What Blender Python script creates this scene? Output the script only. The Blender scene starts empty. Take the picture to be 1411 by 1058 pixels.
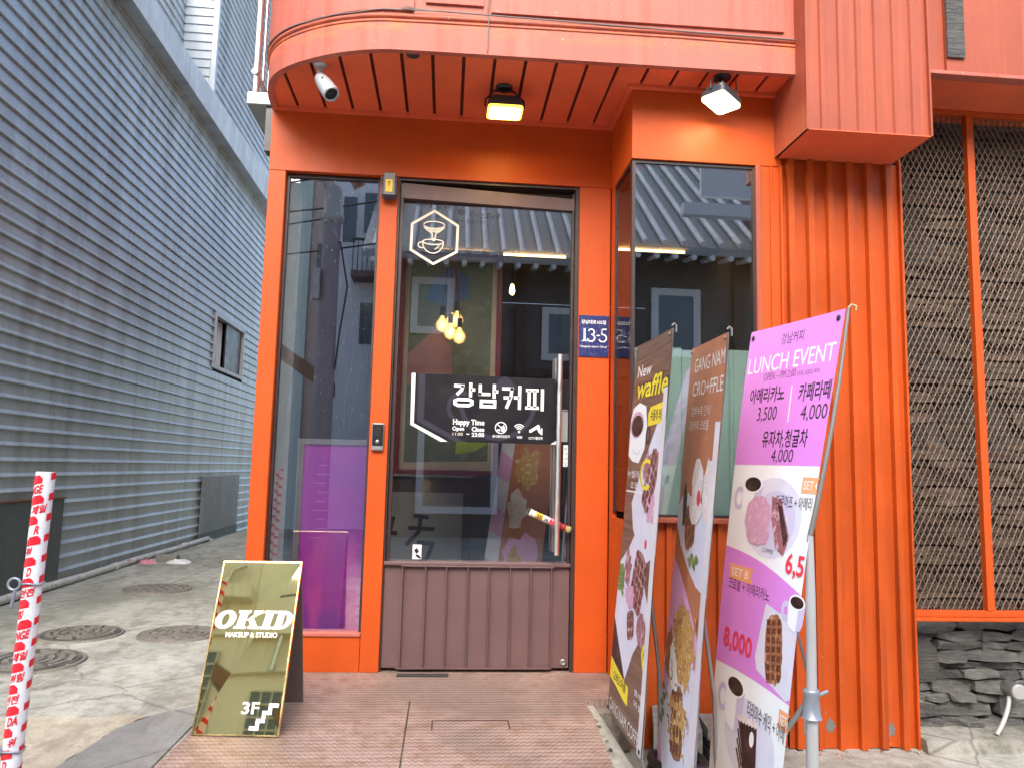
import bpy, bmesh, math, random
from mathutils import Vector, Matrix, noise

random.seed(7)
SC = bpy.context.scene
COL = SC.collection

# ------------------------------------------------------------------ camera, sky, sun, exposure
def setup_camera():
    yaw, pitch, roll = (math.radians(a) for a in (4.83037668, 6.36674611, 1.36336242))
    f = Vector((math.sin(yaw) * math.cos(pitch), math.cos(yaw) * math.cos(pitch), math.sin(pitch)))
    r0 = Vector((math.cos(yaw), -math.sin(yaw), 0.0))
    u0 = r0.cross(f)
    r = math.cos(roll) * r0 + math.sin(roll) * u0
    u = -math.sin(roll) * r0 + math.cos(roll) * u0
    cd = bpy.data.cameras.new('camera')
    cd.sensor_width = 36.0
    cd.lens = 1042.22 / 1411 * 36.0
    cd.clip_start, cd.clip_end = 0.05, 500.0
    co = bpy.data.objects.new('camera', cd)
    COL.objects.link(co)
    m = Matrix(((r.x, u.x, -f.x, 0.0), (r.y, u.y, -f.y, -3.8), (r.z, u.z, -f.z, 0.988), (0, 0, 0, 1)))
    co.matrix_world = m
    SC.camera = co

setup_camera()
SUN_DIR = Vector((-0.20, -1.0, 0.90)).normalized()          # towards the sun
world = bpy.data.worlds.new('World')
SC.world = world
world.use_nodes = True
nt = world.node_tree
sky = nt.nodes.new('ShaderNodeTexSky')
sky.sky_type = 'NISHITA'
sky.sun_disc = False
sky.sun_elevation = math.asin(SUN_DIR.z)
sky.sun_rotation = math.atan2(SUN_DIR.x, SUN_DIR.y)
sky.air_density, sky.dust_density, sky.ozone_density = 1.0, 3.5, 1.0
bg = nt.nodes['Background']
bg.inputs['Strength'].default_value = 0.14
nt.links.new(sky.outputs['Color'], bg.inputs['Color'])
sd = bpy.data.lights.new('sun', 'SUN')
sd.energy = 0.85
sd.angle = math.radians(40)
sd.color = (1.0, 0.97, 0.925)
so = bpy.data.objects.new('sun', sd)
so.rotation_euler = SUN_DIR.to_track_quat('Z', 'Y').to_euler()
so.location = (-6, -14, 18)
COL.objects.link(so)
SC.view_settings.view_transform = 'Standard'
SC.view_settings.look = 'None'
SC.view_settings.gamma = 1.0
SC.view_settings.exposure = 1.62
SC.view_settings.use_curve_mapping = False
SC.render.engine = 'CYCLES'
SC.cycles.use_denoising = True
SC.cycles.max_bounces = 8
SC.cycles.transparent_max_bounces = 12
SC.cycles.sample_clamp_indirect = 6.0

# ------------------------------------------------------------------ materials
def lin(h):
    h = h.lstrip('#')
    o = []
    for i in (0, 2, 4):
        c = int(h[i:i + 2], 16) / 255
        o.append(c / 12.92 if c <= 0.04045 else ((c + 0.055) / 1.055) ** 2.4)
    return tuple(o)

def mul(c, k):
    return tuple(min(1.0, x * k) for x in c)

class NB:
    """small helper round a material's node tree"""
    def __init__(self, name):
        self.m = bpy.data.materials.new(name)
        self.m.use_nodes = True
        self.t = self.m.node_tree
        self.bsdf = self.t.nodes['Principled BSDF']
        self.geo = self.n('ShaderNodeNewGeometry')
    def n(self, kind, **kw):
        x = self.t.nodes.new(kind)
        for k, v in kw.items():
            setattr(x, k, v)
        return x
    def l(self, a, b):
        self.t.links.new(a, b)
    def mapped(self, scale, rot=(0, 0, 0)):
        mp = self.n('ShaderNodeMapping')
        mp.inputs['Scale'].default_value = scale
        mp.inputs['Rotation'].default_value = rot
        self.l(self.geo.outputs['Position'], mp.inputs['Vector'])
        return mp.outputs['Vector']
    def noise(self, vec, scale=1.0, detail=5.0, rough=0.6):
        x = self.n('ShaderNodeTexNoise')
        x.inputs['Scale'].default_value = scale
        x.inputs['Detail'].default_value = detail
        x.inputs['Roughness'].default_value = rough
        self.l(vec, x.inputs['Vector'])
        return x.outputs['Fac']
    def rng(self, fac, a, b, lo=0.0, hi=1.0):
        x = self.n('ShaderNodeMapRange')
        for k, v in zip(('From Min', 'From Max', 'To Min', 'To Max'), (a, b, lo, hi)):
            x.inputs[k].default_value = v
        self.l(fac, x.inputs['Value'])
        return x.outputs['Result']
    def mix(self, fac, a, b, blend='MIX'):
        x = self.n('ShaderNodeMix', data_type='RGBA', blend_type=blend)
        if isinstance(fac, (int, float)):
            x.inputs[0].default_value = fac
        else:
            self.l(fac, x.inputs[0])
        for i, v in ((6, a), (7, b)):
            if isinstance(v, tuple):
                x.inputs[i].default_value = (*v[:3], 1)
            else:
                self.l(v, x.inputs[i])
        return x.outputs[2]
    def math(self, op, a, b=None):
        x = self.n('ShaderNodeMath', operation=op)
        for i, v in enumerate((a, b)):
            if v is None:
                continue
            if isinstance(v, (int, float)):
                x.inputs[i].default_value = v
            else:
                self.l(v, x.inputs[i])
        return x.outputs[0]
    def bump(self, h, strength=0.3, dist=0.01):
        x = self.n('ShaderNodeBump')
        x.inputs['Strength'].default_value = strength
        x.inputs['Distance'].default_value = dist
        self.l(h, x.inputs['Height'])
        self.l(x.outputs['Normal'], self.bsdf.inputs['Normal'])
    def out(self, col, rough=0.5, metal=0.0, spec=0.5):
        b = self.bsdf
        if isinstance(col, tuple):
            b.inputs['Base Color'].default_value = (*col[:3], 1)
        else:
            self.l(col, b.inputs['Base Color'])
        if isinstance(rough, (int, float)):
            b.inputs['Roughness'].default_value = rough
        else:
            self.l(rough, b.inputs['Roughness'])
        b.inputs['Metallic'].default_value = metal
        b.inputs['Specular IOR Level'].default_value = spec
        return self.m

def paint(name, col, rough=0.5, metal=0.0, var=0.12, scale=5.0, bump=0.05, bscale=90.0, streak=None,
          streak_amt=0.5, streak_scale=14.0, spots=None, spot_scale=40.0, spot_cut=0.68, spec=0.5, per_obj=0.0):
    """painted or plain surface: blotchy tone, optional vertical streaks, optional chips"""
    b = NB(name)
    c = b.mix(b.rng(b.noise(b.mapped((1, 1, 1)), scale), 0.3, 0.7), mul(col, 1 - var), mul(col, 1 + var))
    if per_obj:
        oi = b.n('ShaderNodeObjectInfo')
        hv = b.n('ShaderNodeHueSaturation')
        b.l(b.rng(oi.outputs['Random'], 0, 1, 1 - per_obj, 1 + per_obj), hv.inputs['Value'])
        b.l(c, hv.inputs['Color'])
        c = hv.outputs['Color']
    if streak:
        s = b.noise(b.mapped((streak_scale, streak_scale, 0.9)), 1.0, 4.0, 0.6)
        s2 = b.noise(b.mapped((1.3, 1.3, 1.3)), 1.0, 3.0)
        f = b.math('MULTIPLY', b.rng(s, 0.5, 0.72), b.rng(s2, 0.35, 0.62, 0.0, streak_amt))
        c = b.mix(f, c, streak)
    if spots:
        s = b.noise(b.mapped((1, 1, 1)), spot_scale, 3.0)
        c = b.mix(b.rng(s, spot_cut, spot_cut + 0.04), c, spots)
    if bump:
        b.bump(b.noise(b.mapped((1, 1, 1)), bscale, 4.0), bump, 0.004)
    r = b.rng(b.noise(b.mapped((1, 1, 1)), scale * 2.5), 0.3, 0.7, max(0.02, rough - 0.08), min(1, rough + 0.08))
    return b.out(c, r, metal, spec)

def emit(name, col, strength):
    b = NB(name)
    b.bsdf.inputs['Emission Color'].default_value = (*col, 1)
    b.bsdf.inputs['Emission Strength'].default_value = strength
    return b.out(col, 0.4)

def glass(name, tint, ior, rough=0.0, power=5.0):
    b = NB(name)
    tr = b.n('ShaderNodeBsdfTransparent')
    tr.inputs['Color'].default_value = (*tint, 1)
    gl = b.n('ShaderNodeBsdfGlossy')
    gl.inputs['Roughness'].default_value = rough
    gl.inputs['Color'].default_value = (0.92, 0.95, 1.0, 1)
    lw = b.n('ShaderNodeLayerWeight')
    lw.inputs['Blend'].default_value = 0.5
    p5 = b.math('POWER', lw.outputs['Facing'], power)
    mx = b.n('ShaderNodeMixShader')
    b.l(b.math('ADD', b.math('MULTIPLY', p5, 1 - ior), ior), mx.inputs[0])
    b.l(tr.outputs[0], mx.inputs[1])
    b.l(gl.outputs[0], mx.inputs[2])
    b.l(mx.outputs[0], b.t.nodes['Material Output'].inputs['Surface'])
    return b.m

ORANGE = (0.55, 0.083, 0.011)
M = {}
M['orange'] = paint('orange_paint', ORANGE, 0.45, spec=0.3, var=0.08, scale=3, streak=(0.36, 0.05, 0.012), streak_amt=0.35,
                    spots=(0.16, 0.06, 0.03), spot_scale=55, spot_cut=0.74, bump=0.06)
M['orange_clad'] = paint('orange_cladding_paint', (0.50, 0.080, 0.011), 0.42, var=0.18, scale=2.5, spec=0.3, streak=(0.22, 0.045, 0.015),
                         streak_amt=0.75, streak_scale=22, spots=(0.75, 0.35, 0.2), spot_scale=60, spot_cut=0.72, bump=0.08)
M['orange_soffit_lifted'] = paint('orange_paint_lifted', (0.82, 0.145, 0.055), 0.55, var=0.10, scale=4, bump=0.03, per_obj=0.05)  # same orange paint, brightened to make up for missing light under the canopy
M['faded'] = paint('faded_orange_paint', (0.80, 0.36, 0.265), 0.6, var=0.06, scale=2.0, streak=(0.78, 0.22, 0.11),
                   streak_amt=0.8, streak_scale=16, spots=(0.84, 0.48, 0.39), spot_scale=30, spot_cut=0.70, bump=0.05)
def weathered():
    b = NB('faded_orange_paint')
    base, deep = (0.50, 0.138, 0.096), (0.46, 0.076, 0.030)
    c = b.mix(b.rng(b.noise(b.mapped((1, 1, 1)), 1.7, 4.0), 0.35, 0.65), mul(base, 0.93), mul(base, 1.05))
    s = b.noise(b.mapped((17, 17, 0.8)), 1.0, 5.0, 0.65)
    s2 = b.noise(b.mapped((1.4, 1.4, 1.4)), 1.0, 3.0)
    c = b.mix(b.math('MULTIPLY', b.rng(s, 0.46, 0.70), b.rng(s2, 0.35, 0.6, 0.1, 0.85)), c, deep)
    s3 = b.noise(b.mapped((6, 6, 0.6)), 1.0, 4.0, 0.6)
    c = b.mix(b.rng(s3, 0.58, 0.72, 0, 0.35), c, (0.50, 0.22, 0.15))
    sx = b.n('ShaderNodeSeparateXYZ')
    b.l(b.geo.outputs['Position'], sx.inputs[0])
    dz = b.math('ABSOLUTE', b.math('SUBTRACT', sx.outputs[2], 2.915))
    near = b.rng(dz, 0.015, 0.06, 1, 0)
    rub = b.noise(b.mapped((9, 9, 40)), 1.0, 6.0, 0.7)
    c = b.mix(b.math('MULTIPLY', near, b.rng(rub, 0.45, 0.6, 0, 0.8)), c, (0.78, 0.19, 0.06))
    scr = b.noise(b.mapped((30, 30, 130)), 1.0, 5.0, 0.75)
    c = b.mix(b.math('MULTIPLY', b.rng(dz, 0.02, 0.075, 1, 0), b.rng(scr, 0.62, 0.66, 0, 0.65)), c, (0.16, 0.07, 0.05))
    c = b.mix(b.rng(b.noise(b.mapped((1, 1, 1)), 55, 3.0), 0.70, 0.73, 0, 0.8), c, (0.85, 0.52, 0.43))
    b.bump(b.noise(b.mapped((1, 1, 1)), 60, 4.0), 0.08, 0.004)
    return b.out(c, 0.6)
M['faded'] = weathered()
M['faded2'] = paint('sun_bleached_cladding', (0.35, 0.074, 0.034), 0.55, var=0.10, scale=3.0, streak=(0.56, 0.12, 0.045),
                    streak_amt=0.7, streak_scale=25, spots=(0.82, 0.45, 0.35), spot_scale=70, spot_cut=0.73, bump=0.08)
M['groove'] = paint('groove_dark_paint', (0.09, 0.018, 0.01), 0.8, bump=0)
M['brown'] = paint('brown_door_metal', (0.145, 0.085, 0.084), 0.42, var=0.09, scale=6, streak=(0.13, 0.075, 0.055), streak_amt=0.5,
                   spots=(0.10, 0.05, 0.03), spot_scale=38, spot_cut=0.72, bump=0.06)
M['brown_dark'] = paint('dark_brown_frame', (0.045, 0.028, 0.027), 0.4, bump=0.03)
M['black'] = paint('black_plastic', (0.012, 0.012, 0.013), 0.35, bump=0.02)
M['charcoal'] = paint('charcoal_plastic', (0.045, 0.045, 0.05), 0.4, bump=0.02)
M['steel'] = paint('brushed_steel', (0.86, 0.85, 0.82), 0.36, metal=1.0, var=0.05, bump=0.02)
M['steel_grey'] = paint('dull_steel', (0.40, 0.40, 0.40), 0.42, metal=0.8, var=0.1, bump=0.03)
M['rod'] = paint('grey_fibre_rod', (0.17, 0.16, 0.15), 0.45, bump=0.02)
M['silver'] = paint('silver_grey_plastic', (0.50, 0.51, 0.53), 0.35, metal=0.3, var=0.04, bump=0.02)
M['white'] = paint('white_plastic', (0.78, 0.78, 0.77), 0.4, var=0.03, bump=0.0)
M['white_vinyl'] = paint('white_vinyl', (0.85, 0.86, 0.86), 0.45, var=0.01, bump=0.0)
M['cream_vinyl'] = paint('cream_vinyl', (0.80, 0.73, 0.60), 0.5, var=0.02, bump=0.0)
M['vinyl_black'] = paint('black_vinyl', (0.011, 0.011, 0.014), 0.4, var=0.05, bump=0.0, spec=0.3)
M['vinyl_violet'] = paint('dark_violet_vinyl', (0.034, 0.032, 0.048), 0.4, var=0.05, bump=0.0, spec=0.3)
M['yellow'] = paint('yellow_label', (0.78, 0.50, 0.03), 0.5, bump=0)
M['navy'] = paint('navy_enamel', (0.018, 0.026, 0.13), 0.35, var=0.1, spots=(0.16, 0.19, 0.34), spot_scale=130, spot_cut=0.60, bump=0)
M['ink'] = paint('black_ink', (0.03, 0.02, 0.035), 0.6, bump=0)
M['red_ink'] = paint('red_ink', (0.72, 0.02, 0.04), 0.5, bump=0)
M['slate'] = None

def slate(name, base, tint, var):
    b = NB(name)
    v = b.mapped((5, 5, 46))
    n1 = b.noise(v, 1.0, 8.0, 0.7)
    n2 = b.noise(b.mapped((1, 1, 1)), 9.0, 5.0)
    n3 = b.noise(b.mapped((16, 16, 150)), 1.0, 6.0, 0.75)
    n4 = b.noise(b.mapped((1, 1, 1)), 70.0, 4.0, 0.7)
    c = b.mix(b.rng(n1, 0.3, 0.72), mul(base, 0.45), mul(base, 1.5))
    c = b.mix(b.rng(n3, 0.55, 0.68, 0, 0.75), c, mul(tint, 1.55))
    c = b.mix(b.rng(n4, 0.62, 0.70, 0, 0.6), c, mul(tint, 1.9))
    c = b.mix(b.rng(n2, 0.48, 0.72, 0, 0.7), c, tint)
    oi = b.n('ShaderNodeObjectInfo')
    hv = b.n('ShaderNodeHueSaturation')
    b.l(b.rng(oi.outputs['Random'], 0, 1, 1 - var, 1 + var), hv.inputs['Value'])
    b.l(c, hv.inputs['Color'])
    b.bump(b.math('ADD', n1, b.math('ADD', b.math('MULTIPLY', n3, .7), b.math('MULTIPLY', n4, .3))), 1.0, 0.02)
    return b.out(hv.outputs['Color'], 0.75, 0.0, 0.35)
M['slate'] = slate('dark_grey_slate', (0.155, 0.155, 0.148), (0.23, 0.22, 0.19), 0.5)
M['slate_brown'] = slate('brown_grey_slate', (0.115, 0.086, 0.062), (0.155, 0.12, 0.088), 0.5)
M['slate_dark'] = slate('dark_brown_slate', (0.062, 0.052, 0.042), (0.085, 0.072, 0.058), 0.3)
M['mortar'] = paint('dark_mortar', (0.055, 0.05, 0.045), 0.9, var=0.3, scale=20, bump=0.4, bscale=60)
M['mesh_metal'] = paint('expanded_metal', (0.17, 0.115, 0.085), 0.5, metal=0.2, var=0.15, bump=0.0)

def concrete(name, a, b_, stain, bscale=140.0, bs=0.35):
    b = NB(name)
    n1 = b.noise(b.mapped((1, 1, 1)), 1.6, 8.0, 0.65)
    n2 = b.noise(b.mapped((1, 1, 1)), 14.0, 6.0, 0.7)
    n3 = b.noise(b.mapped((1, 1, 1)), bscale, 3.0, 0.7)
    n4 = b.noise(b.mapped((0.7, 0.5, 1), (0, 0, 0.5)), 1.2, 4.0)
    c = b.mix(b.rng(n1, 0.32, 0.68), a, b_)
    c = b.mix(b.rng(n2, 0.44, 0.62, 0, 0.7), c, stain)
    c = b.mix(b.rng(n4, 0.48, 0.64, 0, 0.65), c, mul(stain, 0.8))
    n5 = b.noise(b.mapped((2.2, 0.9, 1), (0, 0, -0.35)), 1.1, 7.0, 0.7)
    c = b.mix(b.rng(n5, 0.54, 0.60, 0, 0.5), c, mul(b_, 1.12))
    c = b.mix(b.rng(n5, 0.46, 0.40, 0, 0.55), c, mul(stain, 0.7))
    c = b.mix(b.rng(n3, 0.35, 0.65, 0.0, 0.35), c, mul(a, 0.5))
    vo = b.n('ShaderNodeTexVoronoi', feature='DISTANCE_TO_EDGE')
    vo.inputs['Scale'].default_value = 0.75
    wv = b.mix(0.12, b.mapped((1, 1, 1)), b.noise(b.mapped((1, 1, 1)), 5.0))
    b.l(wv, vo.inputs['Vector'])
    crack = b.rng(vo.outputs['Distance'], 0.0, 0.006, 1, 0)
    c = b.mix(b.math('MULTIPLY', crack, 0.55), c, mul(stain, 0.35))
    b.bump(b.math('ADD', b.math('MULTIPLY', n3, 0.6), b.math('MULTIPLY', n2, 0.7)), bs, 0.012)
    return b.out(c, 0.88, 0.0, 0.3)
M['alley'] = concrete('alley_concrete', (0.40, 0.40, 0.35), (0.55, 0.55, 0.485), (0.255, 0.255, 0.20))
M['patch'] = concrete('rough_yellow_concrete', (0.50, 0.44, 0.33), (0.62, 0.57, 0.46), (0.36, 0.31, 0.22), 90.0, 0.6)
M['smooth_conc'] = concrete('trowelled_concrete', (0.27, 0.265, 0.25), (0.34, 0.335, 0.31), (0.22, 0.215, 0.19))
M['kerb_conc'] = concrete('mossy_concrete', (0.33, 0.31, 0.27), (0.44, 0.42, 0.37), (0.13, 0.14, 0.085))
M['block_conc'] = concrete('concrete_block', (0.33, 0.31, 0.28), (0.42, 0.40, 0.37), (0.24, 0.22, 0.19), 200.0, 0.6)
M['iron'] = paint('cast_iron', (0.21, 0.197, 0.175), 0.65, metal=0.2, var=0.3, scale=14, spots=(0.26, 0.24, 0.20), spot_scale=45, spot_cut=0.52, bump=0.3, bscale=160)
M['iron_dark'] = paint('dirty_cast_iron', (0.10, 0.094, 0.083), 0.7, metal=0.1, var=0.4, scale=9, bump=0.3, bscale=160)

def checker_plate():
    b = NB('checker_plate_steel')
    n1 = b.noise(b.mapped((1, 1, 1)), 2.6, 6.0, 0.6)
    n2 = b.noise(b.mapped((1, 1, 1)), 11.0, 6.0, 0.7)
    c = b.mix(b.rng(n1, 0.3, 0.7), (0.42, 0.305, 0.255), (0.54, 0.39, 0.33))
    c = b.mix(b.rng(n2, 0.46, 0.62, 0, 0.75), c, (0.27, 0.15, 0.085))
    c = b.mix(b.rng(b.noise(b.mapped((1, 1, 1)), 1.1, 3.0), 0.45, 0.6, 0, 0.75), c, (0.20, 0.155, 0.13))
    c = b.mix(b.rng(b.noise(b.mapped((1, 1, 1)), 38.0, 4.0, .7), 0.55, 0.68, 0, 0.5), c, (0.16, 0.10, 0.075))
    # raised herringbone lozenges
    sx = b.n('ShaderNodeSeparateXYZ')
    b.l(b.geo.outputs['Position'], sx.inputs[0])
    g = 2 * math.pi / 0.034
    zig = b.math('PINGPONG', b.math('ADD', sx.outputs[0], 10.0), 0.011)
    ph = b.math('ADD', b.math('MULTIPLY', sx.outputs[1], g), b.math('MULTIPLY', zig, g * 1.0))
    w = b.math('SINE', ph)
    cut = b.math('ABSOLUTE', b.math('SINE', b.math('MULTIPLY', sx.outputs[0], math.pi / 0.011)))
    h = b.math('MULTIPLY', b.rng(w, 0.1, 0.6), b.rng(cut, 0.15, 0.45))
    groove = b.math('MULTIPLY', b.rng(w, -0.45, -0.9), 0.6)
    c = b.mix(groove, c, (0.15, 0.09, 0.06))
    worn = b.math('MULTIPLY', h, b.rng(n1, 0.35, 0.65, 0.1, 0.5))
    c = b.mix(worn, c, (0.56, 0.43, 0.37))
    b.bump(b.math('ADD', h, b.math('MULTIPLY', n2, 0.25)), 0.75, 0.006)
    return b.out(c, 0.62, 0.1, 0.4)
M['plate'] = checker_plate()
M['rubble'] = concrete('crumbled_edge', (0.22, 0.19, 0.15), (0.32, 0.28, 0.23), (0.12, 0.10, 0.08), 60.0, 1.0)

def siding(name, base, warm, per=0.05):
    b = NB(name)
    n1 = b.noise(b.mapped((0.5, 0.5, 0.5)), 1.0, 5.0)
    n2 = b.noise(b.mapped((1, 3.2, 0.5)), 1.0, 6.0, 0.65)
    n3 = b.noise(b.mapped((1, 1, 1)), 28.0, 4.0)
    c = b.mix(b.rng(n1, 0.35, 0.65), mul(base, 0.9), mul(base, 1.1))
    c = b.mix(b.rng(n2, 0.45, 0.62, 0, 0.75), c, warm)
    st = b.noise(b.mapped((1, 5.0, 0.35)), 1.0, 5.0, 0.6)
    c = b.mix(b.rng(st, 0.52, 0.66, 0, 0.45), c, mul(warm, 0.62))
    st2 = b.noise(b.mapped((1, 9.0, 0.5)), 1.0, 5.0, 0.6)
    c = b.mix(b.rng(st2, 0.58, 0.70, 0, 0.5), c, mul(base, 1.35))
    c = b.mix(b.rng(n3, 0.69, 0.72, 0, 0.7), c, (0.06, 0.055, 0.05))
    oi = b.n('ShaderNodeObjectInfo')
    hv = b.n('ShaderNodeHueSaturation')
    b.l(b.rng(oi.outputs['Random'], 0, 1, 1 - per, 1 + per), hv.inputs['Value'])
    b.l(c, hv.inputs['Color'])
    b.bump(b.noise(b.mapped((1, 1, 1)), 7.0, 3.0), 0.12, 0.02)
    return b.out(hv.outputs['Color'], 0.36, 0.1, 0.5)
M['siding'] = siding('grey_blue_siding', (0.42, 0.475, 0.485), (0.31, 0.32, 0.30))
M['siding_up'] = siding('pale_blue_siding', (0.47, 0.53, 0.58), (0.40, 0.43, 0.45))
M['fascia_grey'] = paint('weathered_flashing', (0.52, 0.57, 0.58), 0.6, var=0.15, scale=4, streak=(0.25, 0.21, 0.19), streak_amt=0.7, bump=0.1)
M['panel_grey'] = paint('rusting_grey_panel', (0.19, 0.215, 0.215), 0.5, var=0.1, scale=5, streak=(0.20, 0.085, 0.035), streak_amt=0.9, streak_scale=9, bump=0.1)
M['panel_dark'] = paint('dark_green_grey_panel', (0.085, 0.105, 0.10), 0.5, var=0.12, scale=4, streak=(0.10, 0.07, 0.045), streak_amt=0.5, bump=0.1)
M['dark_in'] = paint('dark_interior', (0.035, 0.033, 0.032), 0.8, bump=0)
M['alu'] = paint('aged_aluminium', (0.45, 0.45, 0.44), 0.5, metal=0.3, bump=0.05)

def gold():
    b = NB('mirror_gold')
    b.bump(b.noise(b.mapped((1, 1, 1)), 2.2, 1.0, 0.3), 0.03, 0.06)
    return b.out((1.0, 0.82, 0.38), 0.025, 1.0)
M['gold'] = gold()
M['gold_edge'] = paint('gold_edge', (0.80, 0.62, 0.28), 0.25, metal=1.0, bump=0)
M['glass_door'] = glass('tinted_door_glass', (0.86, 0.86, 0.85), 0.165)
M['glass_side'] = glass('clear_sidelight_glass', (0.88, 0.88, 0.89), 0.25)
M['glass_return'] = glass('return_glass', (0.88, 0.88, 0.87), 0.03, 0.0, 8.0)
M['glass_bay'] = glass('tinted_bay_glass', (0.90, 0.92, 0.91), 0.19)

# ------------------------------------------------------------------ mesh helpers
WM = {}                                                     # world matrices, kept by hand

BOWED = set()
class MB:
    def __init__(self):
        self.v, self.f, self.mi, self.sm, self.runs = [], [], [], [], []
    def add(self, verts, faces, mi=0, smooth=False):
        o = len(self.v)
        self.v += [Vector(p) for p in verts]
        for fc in faces:
            self.f.append([i + o for i in fc])
            self.mi.append(mi)
            self.sm.append(smooth)
    def box(self, x0, x1, y0, y1, z0, z1, mi=0, fn=None):
        P = [(x, y, z) for z in (z0, z1) for y in (y0, y1) for x in (x0, x1)]
        if fn:
            P = [fn(*p) for p in P]
        self.add(P, [(0, 2, 3, 1), (4, 5, 7, 6), (0, 1, 5, 4), (2, 6, 7, 3), (0, 4, 6, 2), (1, 3, 7, 5)], mi)
    def tube(self, pts, r, n=8, mi=0, cap=True, closed=False):
        pts = [Vector(p) for p in pts]
        m = len(pts)
        rs = r if isinstance(r, (list, tuple)) else [r] * m
        rings, up = [], None
        for i, p in enumerate(pts):
            if closed:
                t = pts[(i + 1) % m] - pts[i - 1]
            else:
                t = pts[min(i + 1, m - 1)] - pts[max(i - 1, 0)]
            t.normalize()
            if up is None:
                up = Vector((0, 0, 1)) if abs(t.z) < 0.9 else Vector((1, 0, 0))
            a = t.cross(up).normalized()
            b = a.cross(t).normalized()
            up = b
            rings.append([p + rs[i] * (math.cos(2 * math.pi * k / n) * a + math.sin(2 * math.pi * k / n) * b) for k in range(n)])
        verts = [q for rg in rings for q in rg]
        faces = []
        for i in range(m if closed else m - 1):
            j = (i + 1) % m
            for k in range(n):
                faces.append((i * n + k, i * n + (k + 1) % n, j * n + (k + 1) % n, j * n + k))
        self.add(verts, faces, mi, True)
        if cap and not closed:
            self.add(rings[0], [tuple(range(n))], mi)
            self.add(rings[-1], [tuple(reversed(range(n)))], mi)
    def lathe(self, prof, origin, axis=(0, 0, 1), n=24, mi=0):
        """prof: (radius, height) pairs"""
        ax = Vector(axis).normalized()
        a = ax.orthogonal().normalized()
        b = ax.cross(a)
        o = Vector(origin)
        verts, faces = [], []
        for (r, h) in prof:
            for k in range(n):
                t = 2 * math.pi * k / n
                verts.append(o + ax * h + r * (math.cos(t) * a + math.sin(t) * b))
        for i in range(len(prof) - 1):
            for k in range(n):
                faces.append((i * n + k, i * n + (k + 1) % n, (i + 1) * n + (k + 1) % n, (i + 1) * n + k))
        self.add(verts, faces, mi, True)
        self.add(verts[:n], [tuple(reversed(range(n)))], mi)
        self.add(verts[-n:], [tuple(range(n))], mi)
    def prism(self, fn, pts, d0, d1, mi=0, smooth=False):
        n = len(pts)
        V = [fn(x, y, d0) for x, y in pts] + [fn(x, y, d1) for x, y in pts]
        F = [tuple(range(n)), tuple(reversed(range(n, 2 * n)))]
        self.add(V, F, mi)
        self.add(V, [(i, i + n, (i + 1) % n + n, (i + 1) % n) for i in range(n)], mi, smooth)
    def poly(self, fn, pts, d=0.0, mi=0, cut=None):
        """flat polygon on a frame; cut = longest edge allowed (for bowed frames)"""
        if not cut and fn in BOWED:
            cut = 0.09
        if not cut:
            self.add([fn(x, y, d) for x, y in pts], [tuple(range(len(pts)))], mi)
            return
        bm = bmesh.new()
        vs = [bm.verts.new((x, y, 0)) for x, y in pts]
        bm.faces.new(vs)
        bmesh.ops.triangulate(bm, faces=bm.faces[:])
        for _ in range(4):
            e = [e for e in bm.edges if e.calc_length() > cut]
            if not e:
                break
            bmesh.ops.subdivide_edges(bm, edges=e, cuts=1)
            bmesh.ops.triangulate(bm, faces=bm.faces[:])
        bm.verts.index_update()
        self.add([fn(v.co.x, v.co.y, d) for v in bm.verts], [tuple(v.index for v in f.verts) for f in bm.faces], mi)
        bm.free()
    def grid(self, fn, xs, ys, d=0.0, mi=0, smooth=False):
        nx = len(xs)
        V = [fn(x, y, d) for y in ys for x in xs]
        F = [(j * nx + i, j * nx + i + 1, (j + 1) * nx + i + 1, (j + 1) * nx + i) for j in range(len(ys) - 1) for i in range(nx - 1)]
        self.add(V, F, mi, smooth)
    def band(self, fn, lo, hi, n=16, m=6, d=0.0, mi=0, x0=0.0, x1=1.0):
        """area between two curves lo(x), hi(x)"""
        V, F = [], []
        for i in range(n + 1):
            x = x0 + (x1 - x0) * i / n
            for j in range(m + 1):
                V.append(fn(x, lo(x) + (hi(x) - lo(x)) * j / m, d))
        for i in range(n):
            for j in range(m):
                a = i * (m + 1) + j
                F.append((a, a + m + 1, a + m + 2, a + 1))
        self.add(V, F, mi)
    def stroke(self, fn, pts, w, d=0.0, mi=0, closed=False, aspect=1.0):
        """flat ribbon of width w along a 2D path (aspect: y units per x unit)"""
        n = len(pts)
        P = [Vector((x, y / aspect)) for x, y in pts]
        L, R = [], []
        for i in range(n):
            if closed:
                a, c = P[i - 1], P[(i + 1) % n]
            else:
                a, c = P[max(i - 1, 0)], P[min(i + 1, n - 1)]
            b = P[i]
            d1 = (b - a).normalized() if (b - a).length > 1e-9 else (c - b).normalized()
            d2 = (c - b).normalized() if (c - b).length > 1e-9 else d1
            t = (d1 + d2)
            t = t.normalized() if t.length > 1e-6 else d1
            nn = Vector((-t.y, t.x))
            k = 1.0 / max(0.45, nn.dot(Vector((-d1.y, d1.x))))
            L.append(b + nn * w / 2 * k)
            R.append(b - nn * w / 2 * k)
        V = [fn(p.x, p.y * aspect, d) for p in L] + [fn(p.x, p.y * aspect, d) for p in R]
        F = [(i, (i + 1) % n, (i + 1) % n + n, i + n) for i in range(n if closed else n - 1)]
        self.add(V, F, mi)
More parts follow.
